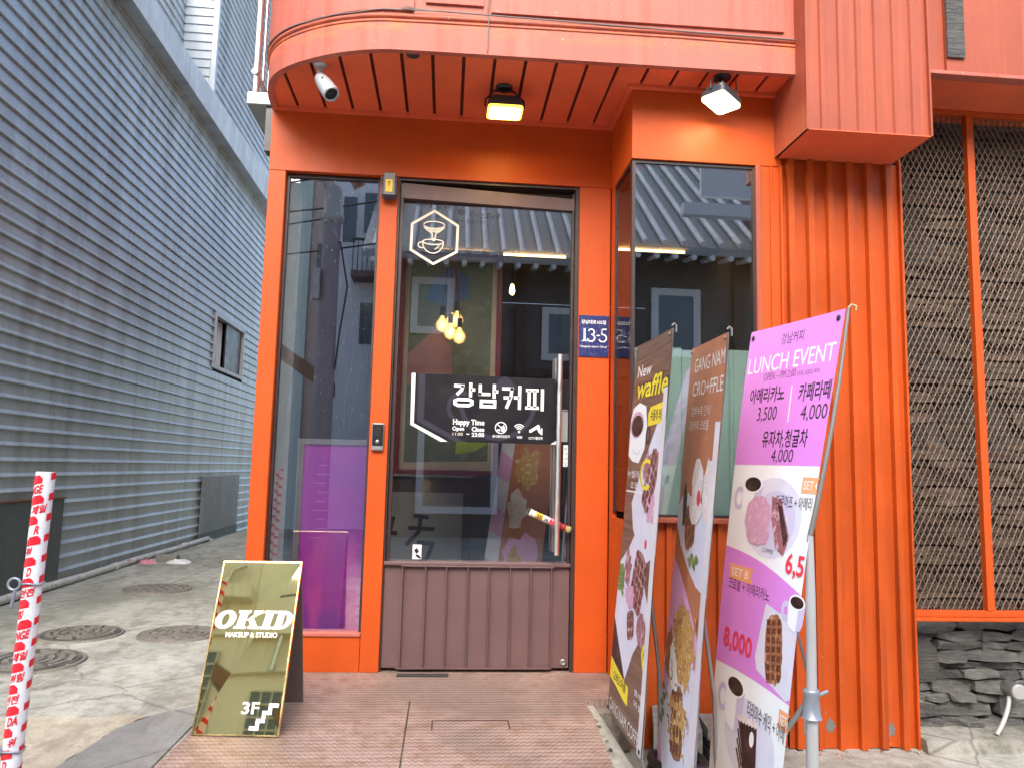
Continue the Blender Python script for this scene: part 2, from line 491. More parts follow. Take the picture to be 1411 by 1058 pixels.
    def text(self, fn, body, x0, y0, x1, y1, d=0.0, mi=0, bold=0.0, shear=0.0, cut=None):
        vs, fs = glyphs(body, bold, shear)
        lox = min(v[0] for v in vs); hix = max(v[0] for v in vs)
        loy = min(v[1] for v in vs); hiy = max(v[1] for v in vs)
        r0 = (len(self.v), len(self.f))
        V = [fn(x0 + (x - lox) / (hix - lox) * (x1 - x0), y0 + (y - loy) / max(1e-6, hiy - loy) * (y1 - y0), d) for x, y in vs]
        self.add(V, fs, mi)
        self.runs.append((r0[0], len(self.v), r0[1], len(self.f)))
    def build(self, name, mats, parent=None, bevel=0.0, kind=None, autosmooth=False):
        if len(self.runs) > 1 and 'lettering' in name:         # one object for each line of writing
            out = None
            for (a, b, c, d) in self.runs:
                m = MB()
                m.v, m.f = self.v[a:b], [[i - a for i in f] for f in self.f[c:d]]
                m.mi, m.sm = self.mi[c:d], self.sm[c:d]
                out = m.build('text_line', mats, parent)
            used = set()
            for (_, _, c, d) in self.runs:
                used |= set(range(c, d))
            rest = [i for i in range(len(self.f)) if i not in used]
            if not rest:
                return out
            m = MB()
            for i in rest:
                m.add([self.v[k] for k in self.f[i]], [tuple(range(len(self.f[i])))], self.mi[i])
            return m.build(name, mats, parent)
        me = bpy.data.meshes.new(name)
        me.from_pydata([tuple(p) for p in self.v], [], self.f)
        if not isinstance(mats, (list, tuple)):
            mats = [mats]
        for m in mats:
            me.materials.append(M[m] if isinstance(m, str) else m)
        me.polygons.foreach_set('material_index', self.mi)
        me.polygons.foreach_set('use_smooth', self.sm)
        me.update()
        return put(name, me, parent, bevel=bevel, kind=kind)

_gl = {}
def glyphs(body, bold, shear):
    k = (body, bold, shear)
    if k not in _gl:
        c = bpy.data.curves.new('lettering', 'FONT')
        c.body, c.size, c.resolution_u, c.offset, c.shear = body, 1.0, 3, bold, shear
        o = bpy.data.objects.new('lettering', c)
        COL.objects.link(o)
        dg = bpy.context.evaluated_depsgraph_get()
        me = bpy.data.meshes.new_from_object(o.evaluated_get(dg))
        _gl[k] = ([(v.co.x, v.co.y) for v in me.vertices], [tuple(p.vertices) for p in me.polygons])
        bpy.data.objects.remove(o)
        bpy.data.curves.remove(c)
        bpy.data.meshes.remove(me)
    return _gl[k]

def put(name, me, parent=None, loc=(0, 0, 0), rot=(0, 0, 0), scale=(1, 1, 1), bevel=0.0, kind=None):
    o = bpy.data.objects.new(name, me)
    COL.objects.link(o)
    w = Matrix.LocRotScale(Vector(loc), Matrix.Identity(3) if rot == (0, 0, 0) else __import__('mathutils').Euler(rot).to_matrix(), Vector(scale))
    o.location, o.rotation_euler, o.scale = loc, rot, scale
    if parent is not None:
        o.parent = parent
        o.matrix_parent_inverse = WM[parent.name].inverted()
    WM[o.name] = w
    if kind:
        o['kind'] = kind
    if bevel:
        b = o.modifiers.new('bevel', 'BEVEL')
        b.width, b.segments, b.limit_method, b.angle_limit = bevel, 2, 'ANGLE', math.radians(40)
    return o

def thing(name, label, cat, loc=(0, 0, 0), group=None):
    o = bpy.data.objects.new(name, None)
    o.empty_display_size = 0.1
    COL.objects.link(o)
    o.location = loc
    WM[o.name] = Matrix.Translation(Vector(loc))
    tag(o, label, cat, group)
    return o

def tag(o, label, cat, group=None):
    o['label'], o['category'] = label, cat
    if group:
        o['group'] = group
    return o

def FR(o, u, v, n):
    o, u, v, n = Vector(o), Vector(u), Vector(v), Vector(n)
    return lambda x, y, z=0.0: o + u * x + v * y + n * z

def XZ(y):                                                   # facade frame: x right, y up, depth towards the street
    return lambda a, b, d=0.0: Vector((a, y - d, b))

def arc(cx, cy, rx, ry, a0, a1, n=16):
    return [(cx + rx * math.cos(math.radians(a0 + (a1 - a0) * i / n)), cy + ry * math.sin(math.radians(a0 + (a1 - a0) * i / n))) for i in range(n + 1)]

def ell(cx, cy, rx, ry, n=24):
    return arc(cx, cy, rx, ry, 0, 360, n)[:-1]

def blob(cx, cy, rx, ry, seed, jag=0.12, n=22):
    r = random.Random(seed)
    out = []
    for i in range(n):
        t = 2 * math.pi * i / n
        k = 1 + r.uniform(-jag, jag)
        out.append((cx + rx * k * math.cos(t), cy + ry * k * math.sin(t)))
    return out

# ------------------------------------------------------------------ ground
def smooth(a, b, x):
    t = max(0.0, min(1.0, (x - a) / (b - a)))
    return t * t * (3 - 2 * t)

def ground_z(x, y):
    hi = 1 - smooth(0.66, 0.80, x)
    hi *= smooth(-4.6, -2.9, y)
    return -0.21 + 0.19 * hi

g = MB()
xs = [-90, -50, -25, -12, -6, -4, -3.2] + [-3.0 + 0.25 * i for i in range(14)] + [0.5 + 0.025 * i for i in range(16)] + [1.0, 1.4, 2, 3, 5, 9, 20, 50, 90]
ys = [-90, -50, -25, -14, -9, -6] + [-4.8 + 0.2 * i for i in range(30)] + [1.5, 3, 6, 10, 16, 30, 60, 90]
g.grid(lambda x, y, d: Vector((x, y, ground_z(x, y) + 0.001 * noise.noise(Vector((x * 3, y * 3, 0))))), xs, ys, 0, 0, True)
g.build('ground', 'alley', kind='structure')

p = MB()
pts = [(-3.0, -0.585), (-2.2, -0.60), (-1.69, -0.59), (-1.35, -0.575), (-1.12, -0.565), (-1.20, -0.72), (-1.22, -0.95), (-1.26, -1.3), (-1.33, -2.2), (-3.0, -2.2)]
rag = []
for a, b in zip(pts, pts[1:] + pts[:1]):
    for i in range(12):
        x, y = a[0] + (b[0] - a[0]) * i / 12, a[1] + (b[1] - a[1]) * i / 12
        rag.append((x + 0.035 * noise.noise(Vector((x * 6, y * 6, 1))) + 0.012 * noise.noise(Vector((x * 25, y * 25, 1))), y + 0.035 * noise.noise(Vector((x * 6, y * 6, 5))) + 0.012 * noise.noise(Vector((x * 25, y * 25, 5)))))
p.poly(lambda x, y, d: Vector((x, y, ground_z(x, y) + 0.004)), rag, 0, 0, 0.3)
p.build('concrete_patch', 'patch', kind='structure')
p = MB()
pts = [(-1.115, -0.565), (-0.985, -0.44), (-0.93, -0.46), (-0.93, -2.4), (-1.32, -2.4), (-1.255, -1.3), (-1.215, -0.95), (-1.195, -0.72)]
p.poly(lambda x, y, d: Vector((x, y, ground_z(x, y) + 0.007)), pts, 0, 0, 0.3)
p.build('trowelled_strip', 'smooth_conc', kind='structure')

# checker plate step: separate steel plates with open joints
step = thing('entrance_platform', 'rusty pink checker plate platform in front of the brown door', 'platform', (-0.1, -0.8, -0.02))
def plate(x0, x1, y0, y1, dz=0.0, pts=None):
    q = MB()
    pp = pts or [(x0, y0), (x1, y0), (x1, y1), (x0, y1)]
    q.prism(lambda x, y, d: Vector((x, y, d)), pp, -0.0 + dz, -0.03 + dz)
    q.build('steel_plate', 'plate', step, bevel=0.002)
plate(0, 0, 0, 0, 0.0, [(-0.945, -0.440), (0.625, -0.448), (0.840, -0.40), (0.826, 0.06), (-0.945, 0.06)])
plate(-0.905, -0.121, -0.816, -0.444, 0.001)
plate(-0.905, -0.121, -2.4, -0.822, -0.002, [(-0.925, -2.4), (-0.121, -2.4), (-0.121, -0.822), (-0.905, -0.822)])
plate(0, 0, 0, 0, -0.001, [(-0.115, -2.4), (0.555, -2.4), (0.596, -1.18), (0.632, -0.60), (0.622, -0.452), (-0.115, -0.446)])
q = MB()
for (a, b, c, d) in ((-0.022, 0.28, -0.698, -0.693), (-0.022, -0.017, -0.80, -0.698), (0.275, 0.28, -0.79, -0.698)):
    q.box(a, b, c, d, -0.001, 0.0012)
q.build('cut_joint', 'groove', step)
q = MB()
for i in range(130):                                         # crumbled mortar along the right edge
    y = random.uniform(-2.3, -0.47)
    x = 0.64 + random.uniform(-0.012, 0.085) - (0.04 if y < -1.2 else 0)
    s = random.uniform(0.006, 0.022)
    z = -0.012 - max(0, x - 0.63) * 1.6
    P = [(x + s * random.uniform(-1, 1), y + s * random.uniform(-1, 1), z + s * random.uniform(-.6, .6)) for _ in range(6)]
    q.add(P, [(0, 1, 2), (0, 2, 3), (0, 3, 4), (0, 4, 5), (1, 2, 4), (2, 3, 5), (1, 4, 5)])
q.build('crumbled_edge', 'rubble', step, kind='stuff')
q = MB()
q.prism(lambda x, y, d: Vector((x, y, d)), [(0.625, -0.55), (0.83, -0.46), (0.845, -0.40), (0.63, -0.452)], -0.03, -0.20)
q.build('step_side', 'rubble', step)
q = MB()
q.box(-0.20, 0.045, -0.075, -0.03, 0.0015, 0.006)
q.build('threshold_strip', 'charcoal', step)

# ------------------------------------------------------------------ cafe building
SOF = 2.789
cafe = thing('cafe_building', 'orange painted cafe with a rounded canopy, brown door and bay window', 'building', (0, 0.0, 0))
OUT = [(-0.946, 0.0), (-0.937, -0.14), (-0.900, -0.285), (-0.837, -0.389), (-0.747, -0.471), (-0.643, -0.537), (-0.545, -0.585), (-0.462, -0.615), (-0.388, -0.635), (-0.30, -0.648), (-0.12, -0.654)]
# resample the rounded corner smoothly
def smooth_curve(P, k=4):
    o = []
    n = len(P)
    for i in range(n - 1):
        p0, p1, p2, p3 = (Vector(P[max(0, i - 1)]), Vector(P[i]), Vector(P[i + 1]), Vector(P[min(n - 1, i + 2)]))
        for j in range(k):
            t = j / k
            o.append(tuple(0.5 * ((2 * p1) + (-p0 + p2) * t + (2 * p0 - 5 * p1 + 4 * p2 - p3) * t * t + (-p0 + 3 * p1 - 3 * p2 + p3) * t ** 3)))
    o.append(tuple(P[-1]))
    return o
CUR = smooth_curve(OUT)
FRONT_Y = lambda x: -0.654 - (x + 0.12) * 0.011
OUTF = CUR + [(0.4, FRONT_Y(0.4)), (1.0, FRONT_Y(1.0)), (1.524, FRONT_Y(1.524))]
def wallstrip(mb, path, z0, z1, off=0.0, mi=0, thick=0.0, smooth=True):
    n = len(path)
    def nrm(i):
        a, b = Vector(path[max(0, i - 1)]), Vector(path[min(n - 1, i + 1)])
        t = (b - a).normalized()
        return Vector((t.y, -t.x)) if True else None
    V = []
    for z in (z0, z1):
        for i, q in enumerate(path):
            m = nrm(i)
            V.append((q[0] + m.x * off, q[1] + m.y * off, z))
    F = [(i, i + 1, n + i + 1, n + i) for i in range(n - 1)]
    mb.add(V, F, mi, smooth)
    if thick:
        W = []
        for z in (z0, z1):
            for i, q in enumerate(path):
                m = nrm(i)
                W.append((q[0] + m.x * (off - thick), q[1] + m.y * (off - thick), z))
        mb.add(V[:n] + W[:n], [(i, i + 1, n + i + 1, n + i) for i in range(n - 1)], mi)
        mb.add(V[n:] + W[n:], [(i, i + 1, n + i + 1, n + i) for i in range(n - 1)], mi)
        for k in (0, n - 1):
            mb.add([V[k], V[n + k], W[n + k], W[k]], [(0, 1, 2, 3)], mi)
q = MB()
wallstrip(q, OUTF, SOF, 2.952, 0.0, thick=0.03)
wallstrip(q, OUTF, 2.952, 4.3, -0.006, thick=0.03)
q.box(-0.946, -0.92, 0.0, 9.0, SOF, 4.3)
q.box(-0.945, 3.6, 0.03, 0.06, SOF, 4.3)
q.build('canopy_fascia', 'faded', cafe)
q = MB()
for z, r in ((2.948, 0.010), (2.925, 0.0045)):
    n = len(OUTF)
    P = []
    for i, a in enumerate(OUTF):
        b, c = Vector(OUTF[max(0, i - 1)]), Vector(OUTF[min(n - 1, i + 1)])
        t = (c - b).normalized()
        P.append((a[0] + t.y * 0.001, a[1] - t.x * 0.001, z + 0.004 * math.sin(a[0] * 7)))
    q.tube(P, r, 6)
q.build('moulding', 'faded', cafe)
# raised fascia panels above the moulding
def fpanel(x0, x1, z0, z1):
    r = MB()
    path = [a for a in OUTF if x0 < a[0] < x1]
    yy = lambda x: FRONT_Y(x) if x > -0.12 else None
    if yy(x0) is not None:
        path = [(x0, yy(x0))] + path
    if yy(x1) is not None:
        path = path + [(x1, yy(x1))]
    wallstrip(r, path, z0, z1, 0.006, thick=0.011)
    r.build('fascia_panel', 'faded', cafe)
fpanel(-0.93, -0.19, 2.972, 4.25)
fpanel(-0.165, 0.10, 3.012, 4.25)
fpanel(0.135, 1.468, 2.985, 4.25)

# soffit boards with dark grooves between
def front_at(x):
    if x > -0.12:
        return FRONT_Y(x)
    for a, b in zip(CUR, CUR[1:]):
        if a[0] <= x <= b[0]:
            return a[1] + (b[1] - a[1]) * (x - a[0]) / max(1e-9, b[0] - a[0])
    return 0.0
bounds = [-0.94, -0.812, -0.673, -0.534, -0.393, -0.256, -0.118, 0.021, 0.160, 0.299, 0.438, 0.577, 0.716, 0.855, 0.994, 1.133, 1.272, 1.411, 1.522]
for a, b in zip(bounds, bounds[1:]):
    a2, b2 = a + 0.008, b - 0.008
    k = 6
    fr = [(a2 + (b2 - a2) * i / k) for i in range(k + 1)]
    ymax = -0.028 if b <= 0.72 else (-0.478)
    if a < 0.83 < b:
        ymax = -0.478
    pts = [(x, min(front_at(x) + 0.028, ymax - 0.005)) for x in fr] + [(b2, ymax), (a2, ymax)]
    q = MB()
    q.prism(lambda x, y, d: Vector((x, y, d)), pts, SOF + 0.010, SOF + 0.022)
    q.build('soffit_board', 'orange_soffit_lifted', cafe)
q = MB()
q.box(0.722, 0.800, -0.478, -0.028, SOF + 0.010, SOF + 0.022)
q.build('soffit_board', 'orange_soffit_lifted', cafe)
q = MB()
q.prism(lambda x, y, d: Vector((x, y, d)), [(a[0] + 0.004, a[1] + 0.02) for a in OUTF] + [(1.524, -0.05), (-0.94, -0.0)], SOF + 0.024, SOF + 0.03)
q.build('soffit_backing', 'groove', cafe)
q = MB()                                                     # trim strip along the wall heads
q.box(-0.94, 0.800, -0.026, -0.001, SOF - 0.004, SOF + 0.02)
q.box(0.802, 0.826, -0.448, -0.001, SOF - 0.004, SOF + 0.02)
q.box(0.802, 1.522, -0.474, -0.450, SOF - 0.004, SOF + 0.02)
q.build('soffit_trim', 'orange_soffit_lifted', cafe)

# main wall round the door
q = MB()
q.box(-0.945, 0.826, 0.0, 0.14, 2.470, SOF + 0.02)
q.build('header_wall', 'orange', cafe)
q = MB()
q.box(-0.945, -0.860, 0.0, 0.10, 0.0, 2.468)
q.build('pillar', 'orange', cafe, bevel=0.004)
q = MB()
q.box(-0.382, -0.290, 0.0, 0.10, 0.0, 2.468)
q.build('pillar', 'orange', cafe, bevel=0.004)
q = MB()
q.box(0.657, 0.822, 0.0, 0.12, 0.0, 2.468)
q.build('pillar', 'orange', cafe, bevel=0.004)
q = MB()
q.box(-0.945, -0.925, 0.142, 9.0, 0.0, SOF)
q.build('side_wall', 'smooth_conc', cafe)

# sidelight window
sl = MB()
sl.box(-0.858, -0.384, 0.005, 0.10, 0.0, 0.168)
sl.build('plinth', 'orange', cafe, bevel=0.003)
sw = MB()
for (a, b, c, d) in ((-0.858, -0.846, 0.170, 2.466), (-0.396, -0.384, 0.170, 2.466), (-0.846, -0.396, 2.450, 2.466)):
    sw.box(a, b, 0.035, 0.075, c, d)
sw = sw.build('sidelight_window', 'brown_dark', cafe)
r = MB(); r.box(-0.846, -0.396, 0.050, 0.056, 0.182, 2.450); r.build('pane', 'glass_side', sw)
r = MB(); r.box(-0.858, -0.384, -0.004, 0.075, 0.1695, 0.1815); r.build('sill', 'faded', sw)

# door
q = MB()
q.box(-0.289, -0.281, 0.015, 0.10, 0.0, 2.468)
q.box(0.637, 0.656, 0.015, 0.10, 0.0, 2.468)
q.box(-0.281, 0.637, 0.015, 0.10, 2.455, 2.468)
q.build('door_frame', 'brown_dark', cafe)
dr = MB()
dr.box(-0.278, -0.262, 0.035, 0.075, 0.022, 2.440)
dr.box(0.622, 0.634, 0.035, 0.075, 0.022, 2.440)
door = dr.build('door', 'brown_dark', cafe)
q = MB()                                                     # the closer rail sits a little skew in the opening
q.add([(-0.277, 0.030, 2.368), (0.633, 0.030, 2.345), (0.633, 0.030, 2.408), (-0.277, 0.030, 2.448),
       (-0.277, 0.080, 2.368), (0.633, 0.080, 2.345), (0.633, 0.080, 2.408), (-0.277, 0.080, 2.448)],
      [(0, 1, 2, 3), (7, 6, 5, 4), (0, 4, 5, 1), (3, 2, 6, 7), (0, 3, 7, 4), (1, 5, 6, 2)])
q.build('top_rail', 'brown', door)
q = MB(); q.box(-0.262, 0.622, 0.050, 0.058, 0.520, 2.346); q.build('pane', 'glass_door', door)
q = MB(); q.box(-0.281, 0.634, 0.020, 0.060, 0.018, 0.508); q.build('kick_panel', 'brown', door, bevel=0.003)
q = MB(); q.box(-0.285, 0.634, -0.004, 0.060, 0.5085, 0.524); q.box(-0.20, 0.556, -0.004, 0.0195, 0.502, 0.508); q.build('rail', 'brown', door, bevel=0.002)
q = MB(); q.box(-0.21, 0.546, 0.000, 0.0195, 0.017, 0.026); q.build('rail', 'brown', door)
rib = MB()
rib.add([(-0.0045, 0.0195, 0.026), (-0.0022, -0.004, 0.026), (0.0022, -0.004, 0.026), (0.0045, 0.0195, 0.026),
         (-0.0045, 0.0195, 0.502), (-0.0022, -0.004, 0.502), (0.0022, -0.004, 0.502), (0.0045, 0.0195, 0.502)],
        [(0, 1, 5, 4), (1, 2, 6, 5), (2, 3, 7, 6), (0, 3, 2, 1), (4, 5, 6, 7)])
rib0 = rib.build('rib', 'brown', door)
xsr = (-0.192, -0.081, 0.022, 0.126, 0.230, 0.335, 0.437, 0.540)
for i, x in enumerate(xsr):
    o = rib0 if i == 0 else put('rib', rib0.data, door)
    o.location = (x, 0, 0)
q = MB(); q.lathe([(0.016, 0), (0.016, 0.006), (0.012, 0.009), (0.006, 0.009), (0.006, 0.004)], (0.607, 0.020, 0.047), (0, -1, 0), 20); q.build('keyhole', 'steel_grey', door)
q = MB()
q.tube([(0.557, -0.045, 0.571), (0.560, -0.045, 1.566)], 0.0125, 14)
q.tube([(0.560, 0.10, 0.571), (0.560, 0.10, 1.566)], 0.0125, 14)
for z in (0.70, 1.44):
    q.tube([(0.559, -0.045, z), (0.559, 0.10, z)], 0.008, 10)
q.build('pull_handle', 'steel', door)
q = MB(); q.box(0.577, 0.621, 0.034, 0.0485, 1.126, 1.296); q.build('lock_cover', 'charcoal', door, bevel=0.010)
q = MB(); q.box(0.583, 0.615, 0.0335, 0.0337, 1.13, 1.285); q.build('lock_face', 'steel_grey', door)
q = MB(); q.box(0.600, 0.606, 0.046, 0.0492, 0.80, 1.00); q.build('seal_strip', 'black', door)

# pull sticker under the lock
st = thing('pull_sticker', 'small white vertical sticker under the door lock', 'sticker', (0.613, 0.05, 1.06))
q = MB(); q.box(0.597, 0.620, 0.0480, 0.0492, 1.005, 1.115); q.build('sticker_face', 'white_vinyl', st)
q = MB()
for i, ch in enumerate('당기시오'):
    q.text(XZ(0.0478), ch, 0.602, 1.087 - i * 0.025, 0.615, 1.104 - i * 0.025, 0, 0, 0.02)
q.build('lettering', 'ink', st)

# hexagon logo decal
dc = thing('hexagon_decal', 'cream hexagon outline decal with coffee dripper and cup on door glass', 'decal', (-0.1, 0.05, 2.17))
F = XZ(0.0488)
q = MB()
hexa = [(-0.101, 2.312), (0.022, 2.238), (0.020, 2.099), (-0.099, 2.030), (-0.217, 2.099), (-0.215, 2.238)]
q.stroke(F, hexa, 0.013, 0, 0, True)
q.build('hexagon_outline', 'cream_vinyl', dc)
q = MB()
q.stroke(F, ell(-0.101, 2.237, 0.054, 0.019), 0.0055, 0, 0, True)
q.stroke(F, [(-0.155, 2.237), (-0.152, 2.222), (-0.13, 2.202), (-0.112, 2.192), (-0.108, 2.176), (-0.114, 2.168)], 0.0055)
q.stroke(F, [(-0.047, 2.237), (-0.050, 2.222), (-0.072, 2.202), (-0.090, 2.192), (-0.094, 2.176), (-0.088, 2.168)], 0.0055)
q.stroke(F, [(-0.146 + i * 0.009, 2.224 - 0.012 * math.sin(math.pi * i / 10) - (0.006 if i % 2 else 0)) for i in range(11)], 0.005)
q.stroke(F, [(-0.132 + i * 0.0075, 2.209 - 0.006 * math.sin(math.pi * i / 8) - (0.006 if i % 2 else 0)) for i in range(9)], 0.005)
q.poly(F, ell(-0.101, 2.160, 0.010, 0.010))
q.stroke(F, ell(-0.104, 2.146, 0.054, 0.014), 0.0055, 0.0002, 0, True)
q.stroke(F, arc(-0.104, 2.146, 0.054, 0.060, 180, 360, 18), 0.0055)
q.stroke(F, arc(-0.160, 2.128, 0.021, 0.016, 60, 300, 14), 0.0055)
q.stroke(F, arc(-0.104, 2.150, 0.034, 0.044, 285, 335, 8), 0.0045)
q.build('cup_drawing', 'cream_vinyl', dc)

# black sign band on the glass
bd = thing('door_sign_band', 'black vinyl cafe sign band with white Korean lettering across the door glass', 'sign', (0.2, 0.05, 1.28))
F = XZ(0.0490)
q = MB()
q.poly(F, [(-0.189, 1.458), (-0.186, 1.196), (-0.030, 1.116), (0.558, 1.116), (0.6215, 1.155), (0.6215, 1.452)])
q.build('black_band', 'vinyl_black', bd)
q = MB()
q.poly(F, [(-0.188, 1.4575), (-0.185, 1.197), (-0.032, 1.1165), (0.006, 1.1165), (-0.168, 1.205), (-0.168, 1.4575)], 0.0006)
q.build('white_edge', 'white_vinyl', bd)
q = MB()
q.poly(F, [(0.528, 1.1165), (0.557, 1.1165), (0.6210, 1.155), (0.6210, 1.172)], 0.0006)
q.build('white_edge', 'white_vinyl', bd)
q = MB()
q.poly(F, [(-0.152, 1.457), (-0.152, 1.214), (0.042, 1.117), (0.096, 1.117), (-0.118, 1.226), (-0.118, 1.457)], 0.0005)
q.stroke(F, arc(0.255, 1.33, 0.19, 0.19, 185, 352, 24), 0.024, 0.0005)
q.stroke(F, arc(0.08, 1.29, 0.075, 0.075, 80, 250, 14), 0.022, 0.0007)
q.poly(F, [(0.26, 1.44), (0.29, 1.458), (0.32, 1.44), (0.355, 1.39), (0.225, 1.39)], 0.0005)
q.build('tone_pattern', 'vinyl_violet', bd)
Q = lambda a, b: (-0.189 + (520 + a / 3.527 - 567) * 0.003735, 1.455 - (480 + b / 3.527 - 516) * 0.003685)
q = MB()
SW = 0.0162
def st_(pts, closed=False, w=SW):
    q.stroke(F, [Q(*a) for a in pts], w, 0.0010, 0, closed)
st_([(372, 178), (422, 180)]); st_([(414, 176), (408, 200), (386, 222)])
st_([(452, 162), (452, 232)]); st_([(452, 196), (474, 196)])
st_([(393, 245), (445, 245), (460, 252), (460, 266), (445, 274), (393, 274), (378, 266), (378, 252)], True)
st_([(498, 168), (498, 222)]); st_([(491, 216), (548, 216)])
st_([(566, 166), (566, 236)]); st_([(566, 202), (586, 202)])
st_([(505, 250), (570, 250), (570, 276), (505, 276)], True)
st_([(604, 186), (660, 186)]); st_([(652, 180), (648, 224), (626, 282)]); st_([(612, 230), (648, 230)])
st_([(690, 170), (690, 286)]); st_([(662, 228), (690, 228)])
st_([(720, 190), (782, 190)]); st_([(718, 276), (784, 276)]); st_([(736, 190), (736, 276)]); st_([(764, 190), (764, 276)])
st_([(801, 182), (801, 290)])
q.build('lettering', 'white_vinyl', bd)
def T(mb, body, a, b, c, d, bold=0.0, dz=0.0010, mi=0):
    x0, y1 = Q(a, b); x1, y0 = Q(c, d)
    mb.text(F, body, x0, y0, x1, y1, dz, mi, bold)
q = MB()
T(q, 'Happy Time', 372, 341, 523, 376, 0.025)
T(q, 'Open', 370, 376, 426, 402, 0.025); T(q, 'Close', 463, 376, 523, 399, 0.025)
T(q, '~', 438, 408, 452, 416, 0.02); T(q, '23:00', 463, 404, 523, 424, 0.025)
T(q, '음식물반입금지', 563, 412, 645, 425, 0.015); T(q, 'WIFI', 680, 415, 706, 427, 0.02); T(q, 'CCTV촬영중', 738, 416, 806, 430, 0.015)
q.build('small_lettering', 'white_vinyl', bd)
q = MB(); T(q, '11:00', 372, 406, 420, 420, 0.0); q.build('worn_hour', 'vinyl_worn' if 'vinyl_worn' in M else 'cream_vinyl', bd)
q = MB()
q.stroke(F, [Q(*a) for a in ell(603, 377, 27, 27)], 0.0045, 0.0010, 0, True)
q.stroke(F, [Q(584, 358), Q(622, 396)], 0.0045, 0.0014)
q.poly(F, [Q(*a) for a in ((602, 370), (624, 370), (620, 396), (606, 396))], 0.0012)
q.poly(F, [Q(*a) for a in ((586, 384), (600, 384), (600, 393), (586, 393))], 0.0012)
q.stroke(F, [Q(614, 370), Q(618, 360)], 0.003, 0.0012)
q.build('no_drinks_icon', 'white_vinyl', bd)
q = MB()
for rr in (14, 24, 34):
    q.stroke(F, [Q(*a) for a in arc(691, 392, rr * 0.9, rr, 222, 318, 12)], 0.005, 0.0010)
q.poly(F, [Q(*a) for a in ell(691, 394, 5, 6)], 0.0010)
q.build('wifi_icon', 'white_vinyl', bd)
q = MB()
q.poly(F, [Q(*a) for a in ((740, 385), (784, 356), (793, 367), (749, 396), (741, 396))], 0.0010)
q.poly(F, [Q(*a) for a in ((776, 375), (790, 366), (794, 382), (802, 384), (802, 400), (796, 404), (784, 392))], 0.0012)
q.poly(F, [Q(*a) for a in ((797, 374), (804, 374), (804, 406), (797, 406))], 0.0013)
q.build('camera_icon', 'white_vinyl', bd)

# handwriting in marker near the top of the door glass
hw = MB()
F = XZ(0.0489)
for body, a, b, z in (('미리밀', -0.195, -0.115, 2.330), ('1여율께', -0.095, -0.012, 2.321), ('이시스토세용', 0.085, 0.245, 2.292), ('주차 안됩니다', 0.01, 0.16, 2.262)):
    hw.text(lambda x, y, d, zz=z: F(x, y - (x + 0.2) * 0.02, d), body, a, z, b, z + (0.034 if z > 2.28 else 0.02), 0, 0, -0.004, 0.15)
hw.poly(F, blob(0.035, 2.318, 0.022, 0.011, 4, 0.3))
hw.build('hand_lettering', 'ink', thing('handwriting', 'faint marker handwriting across the top of the door glass', 'handwriting', (0, .05, 2.3)))

# white outlet tag behind the glass
ot = thing('glass_tag', 'small white square tag with a black gadget low on the door glass', 'tag', (-0.13, 0.05, 0.57))
q = MB(); q.box(-0.150, -0.106, 0.0475, 0.0492, 0.533, 0.603); q.build('tag_plate', 'white', ot)
q = MB()
q.poly(lambda x, y, d: XZ(0.0472)(x, y, d), [(-0.143, 0.575), (-0.129, 0.588), (-0.118, 0.570), (-0.130, 0.557)], 0.0002)
q.poly(lambda x, y, d: XZ(0.0472)(x, y, d), [(-0.136, 0.556), (-0.118, 0.553), (-0.106, 0.537), (-0.118, 0.536), (-0.132, 0.546)], 0.0004)
q.build('black_gadget', 'black', ot)

# rolled printed paper tucked behind the handle
rp = thing('rolled_wrapper', 'rolled colourful wrapper stuck slantwise behind the door handle', 'wrapper', (0.5, -0.01, 0.73))
A, B_ = Vector((0.425, -0.012, 0.776)), Vector((0.628, -0.012, 0.690))
ax = (B_ - A).normalized()
segs = [(0.0, 0.13, 'white'), (0.13, 0.32, 'yellow'), (0.32, 0.46, 'white'), (0.46, 0.72, 'pink'), (0.72, 0.88, 'dark_red'), (0.88, 1.0, 'yellowgreen')]
M['pink'] = paint('pink_print', (0.72, 0.30, 0.36), 0.4, bump=0)
M['dark_red'] = paint('dark_red_print', (0.30, 0.02, 0.03), 0.4, bump=0)
M['yellowgreen'] = paint('crumpled_foil', (0.35, 0.33, 0.14), 0.3, var=0.4, scale=90, bump=0.3)
for a, b, m in segs:
    q = MB()
    n = 6
    P = [A.lerp(B_, a + (b - a) * i / n) for i in range(n + 1)]
    q.tube(P, [0.0165 * (1 + 0.07 * math.sin(9 * (a + (b - a) * i / n) * 6)) for i in range(n + 1)], 12)
    q.build('wrapper_band', m, rp)
q = MB()
fr = FR(A + Vector((0, -0.0185, 0)), ax, Vector((0, 0, 1)).cross(Vector((0, 1, 0))).cross(Vector((0, 1, 0))) * 0 + Vector((-ax.z, 0, ax.x)), (0, -1, 0))
q.text(fr, 'N', 0.106, -0.011, 0.128, 0.011, 0.0008, 0, 0.06)
q.text(fr, 'XX', 0.036, -0.010, 0.064, 0.010, 0.0008, 1, 0.03)
q.text(fr, '26', 0.074, -0.009, 0.098, 0.009, 0.0008, 1, 0.02)
q.build('print', ['red_ink', 'ink'], rp)

# address plate
ap = thing('address_plate', 'navy blue house number plate reading 13-5 on orange pillar', 'number plate', (0.742, 0, 1.67))
q = MB(); q.box(0.659, 0.816, -0.006, -0.0015, 1.565, 1.782); q.build('plate_face', 'navy', ap, bevel=0.006)
F = XZ(-0.0063)
q = MB()
q.text(F, '강남대로102길', 0.672, 1.736, 0.800, 1.757, 0.0008, 0, 0.02)
def serif5(x0):
    pass
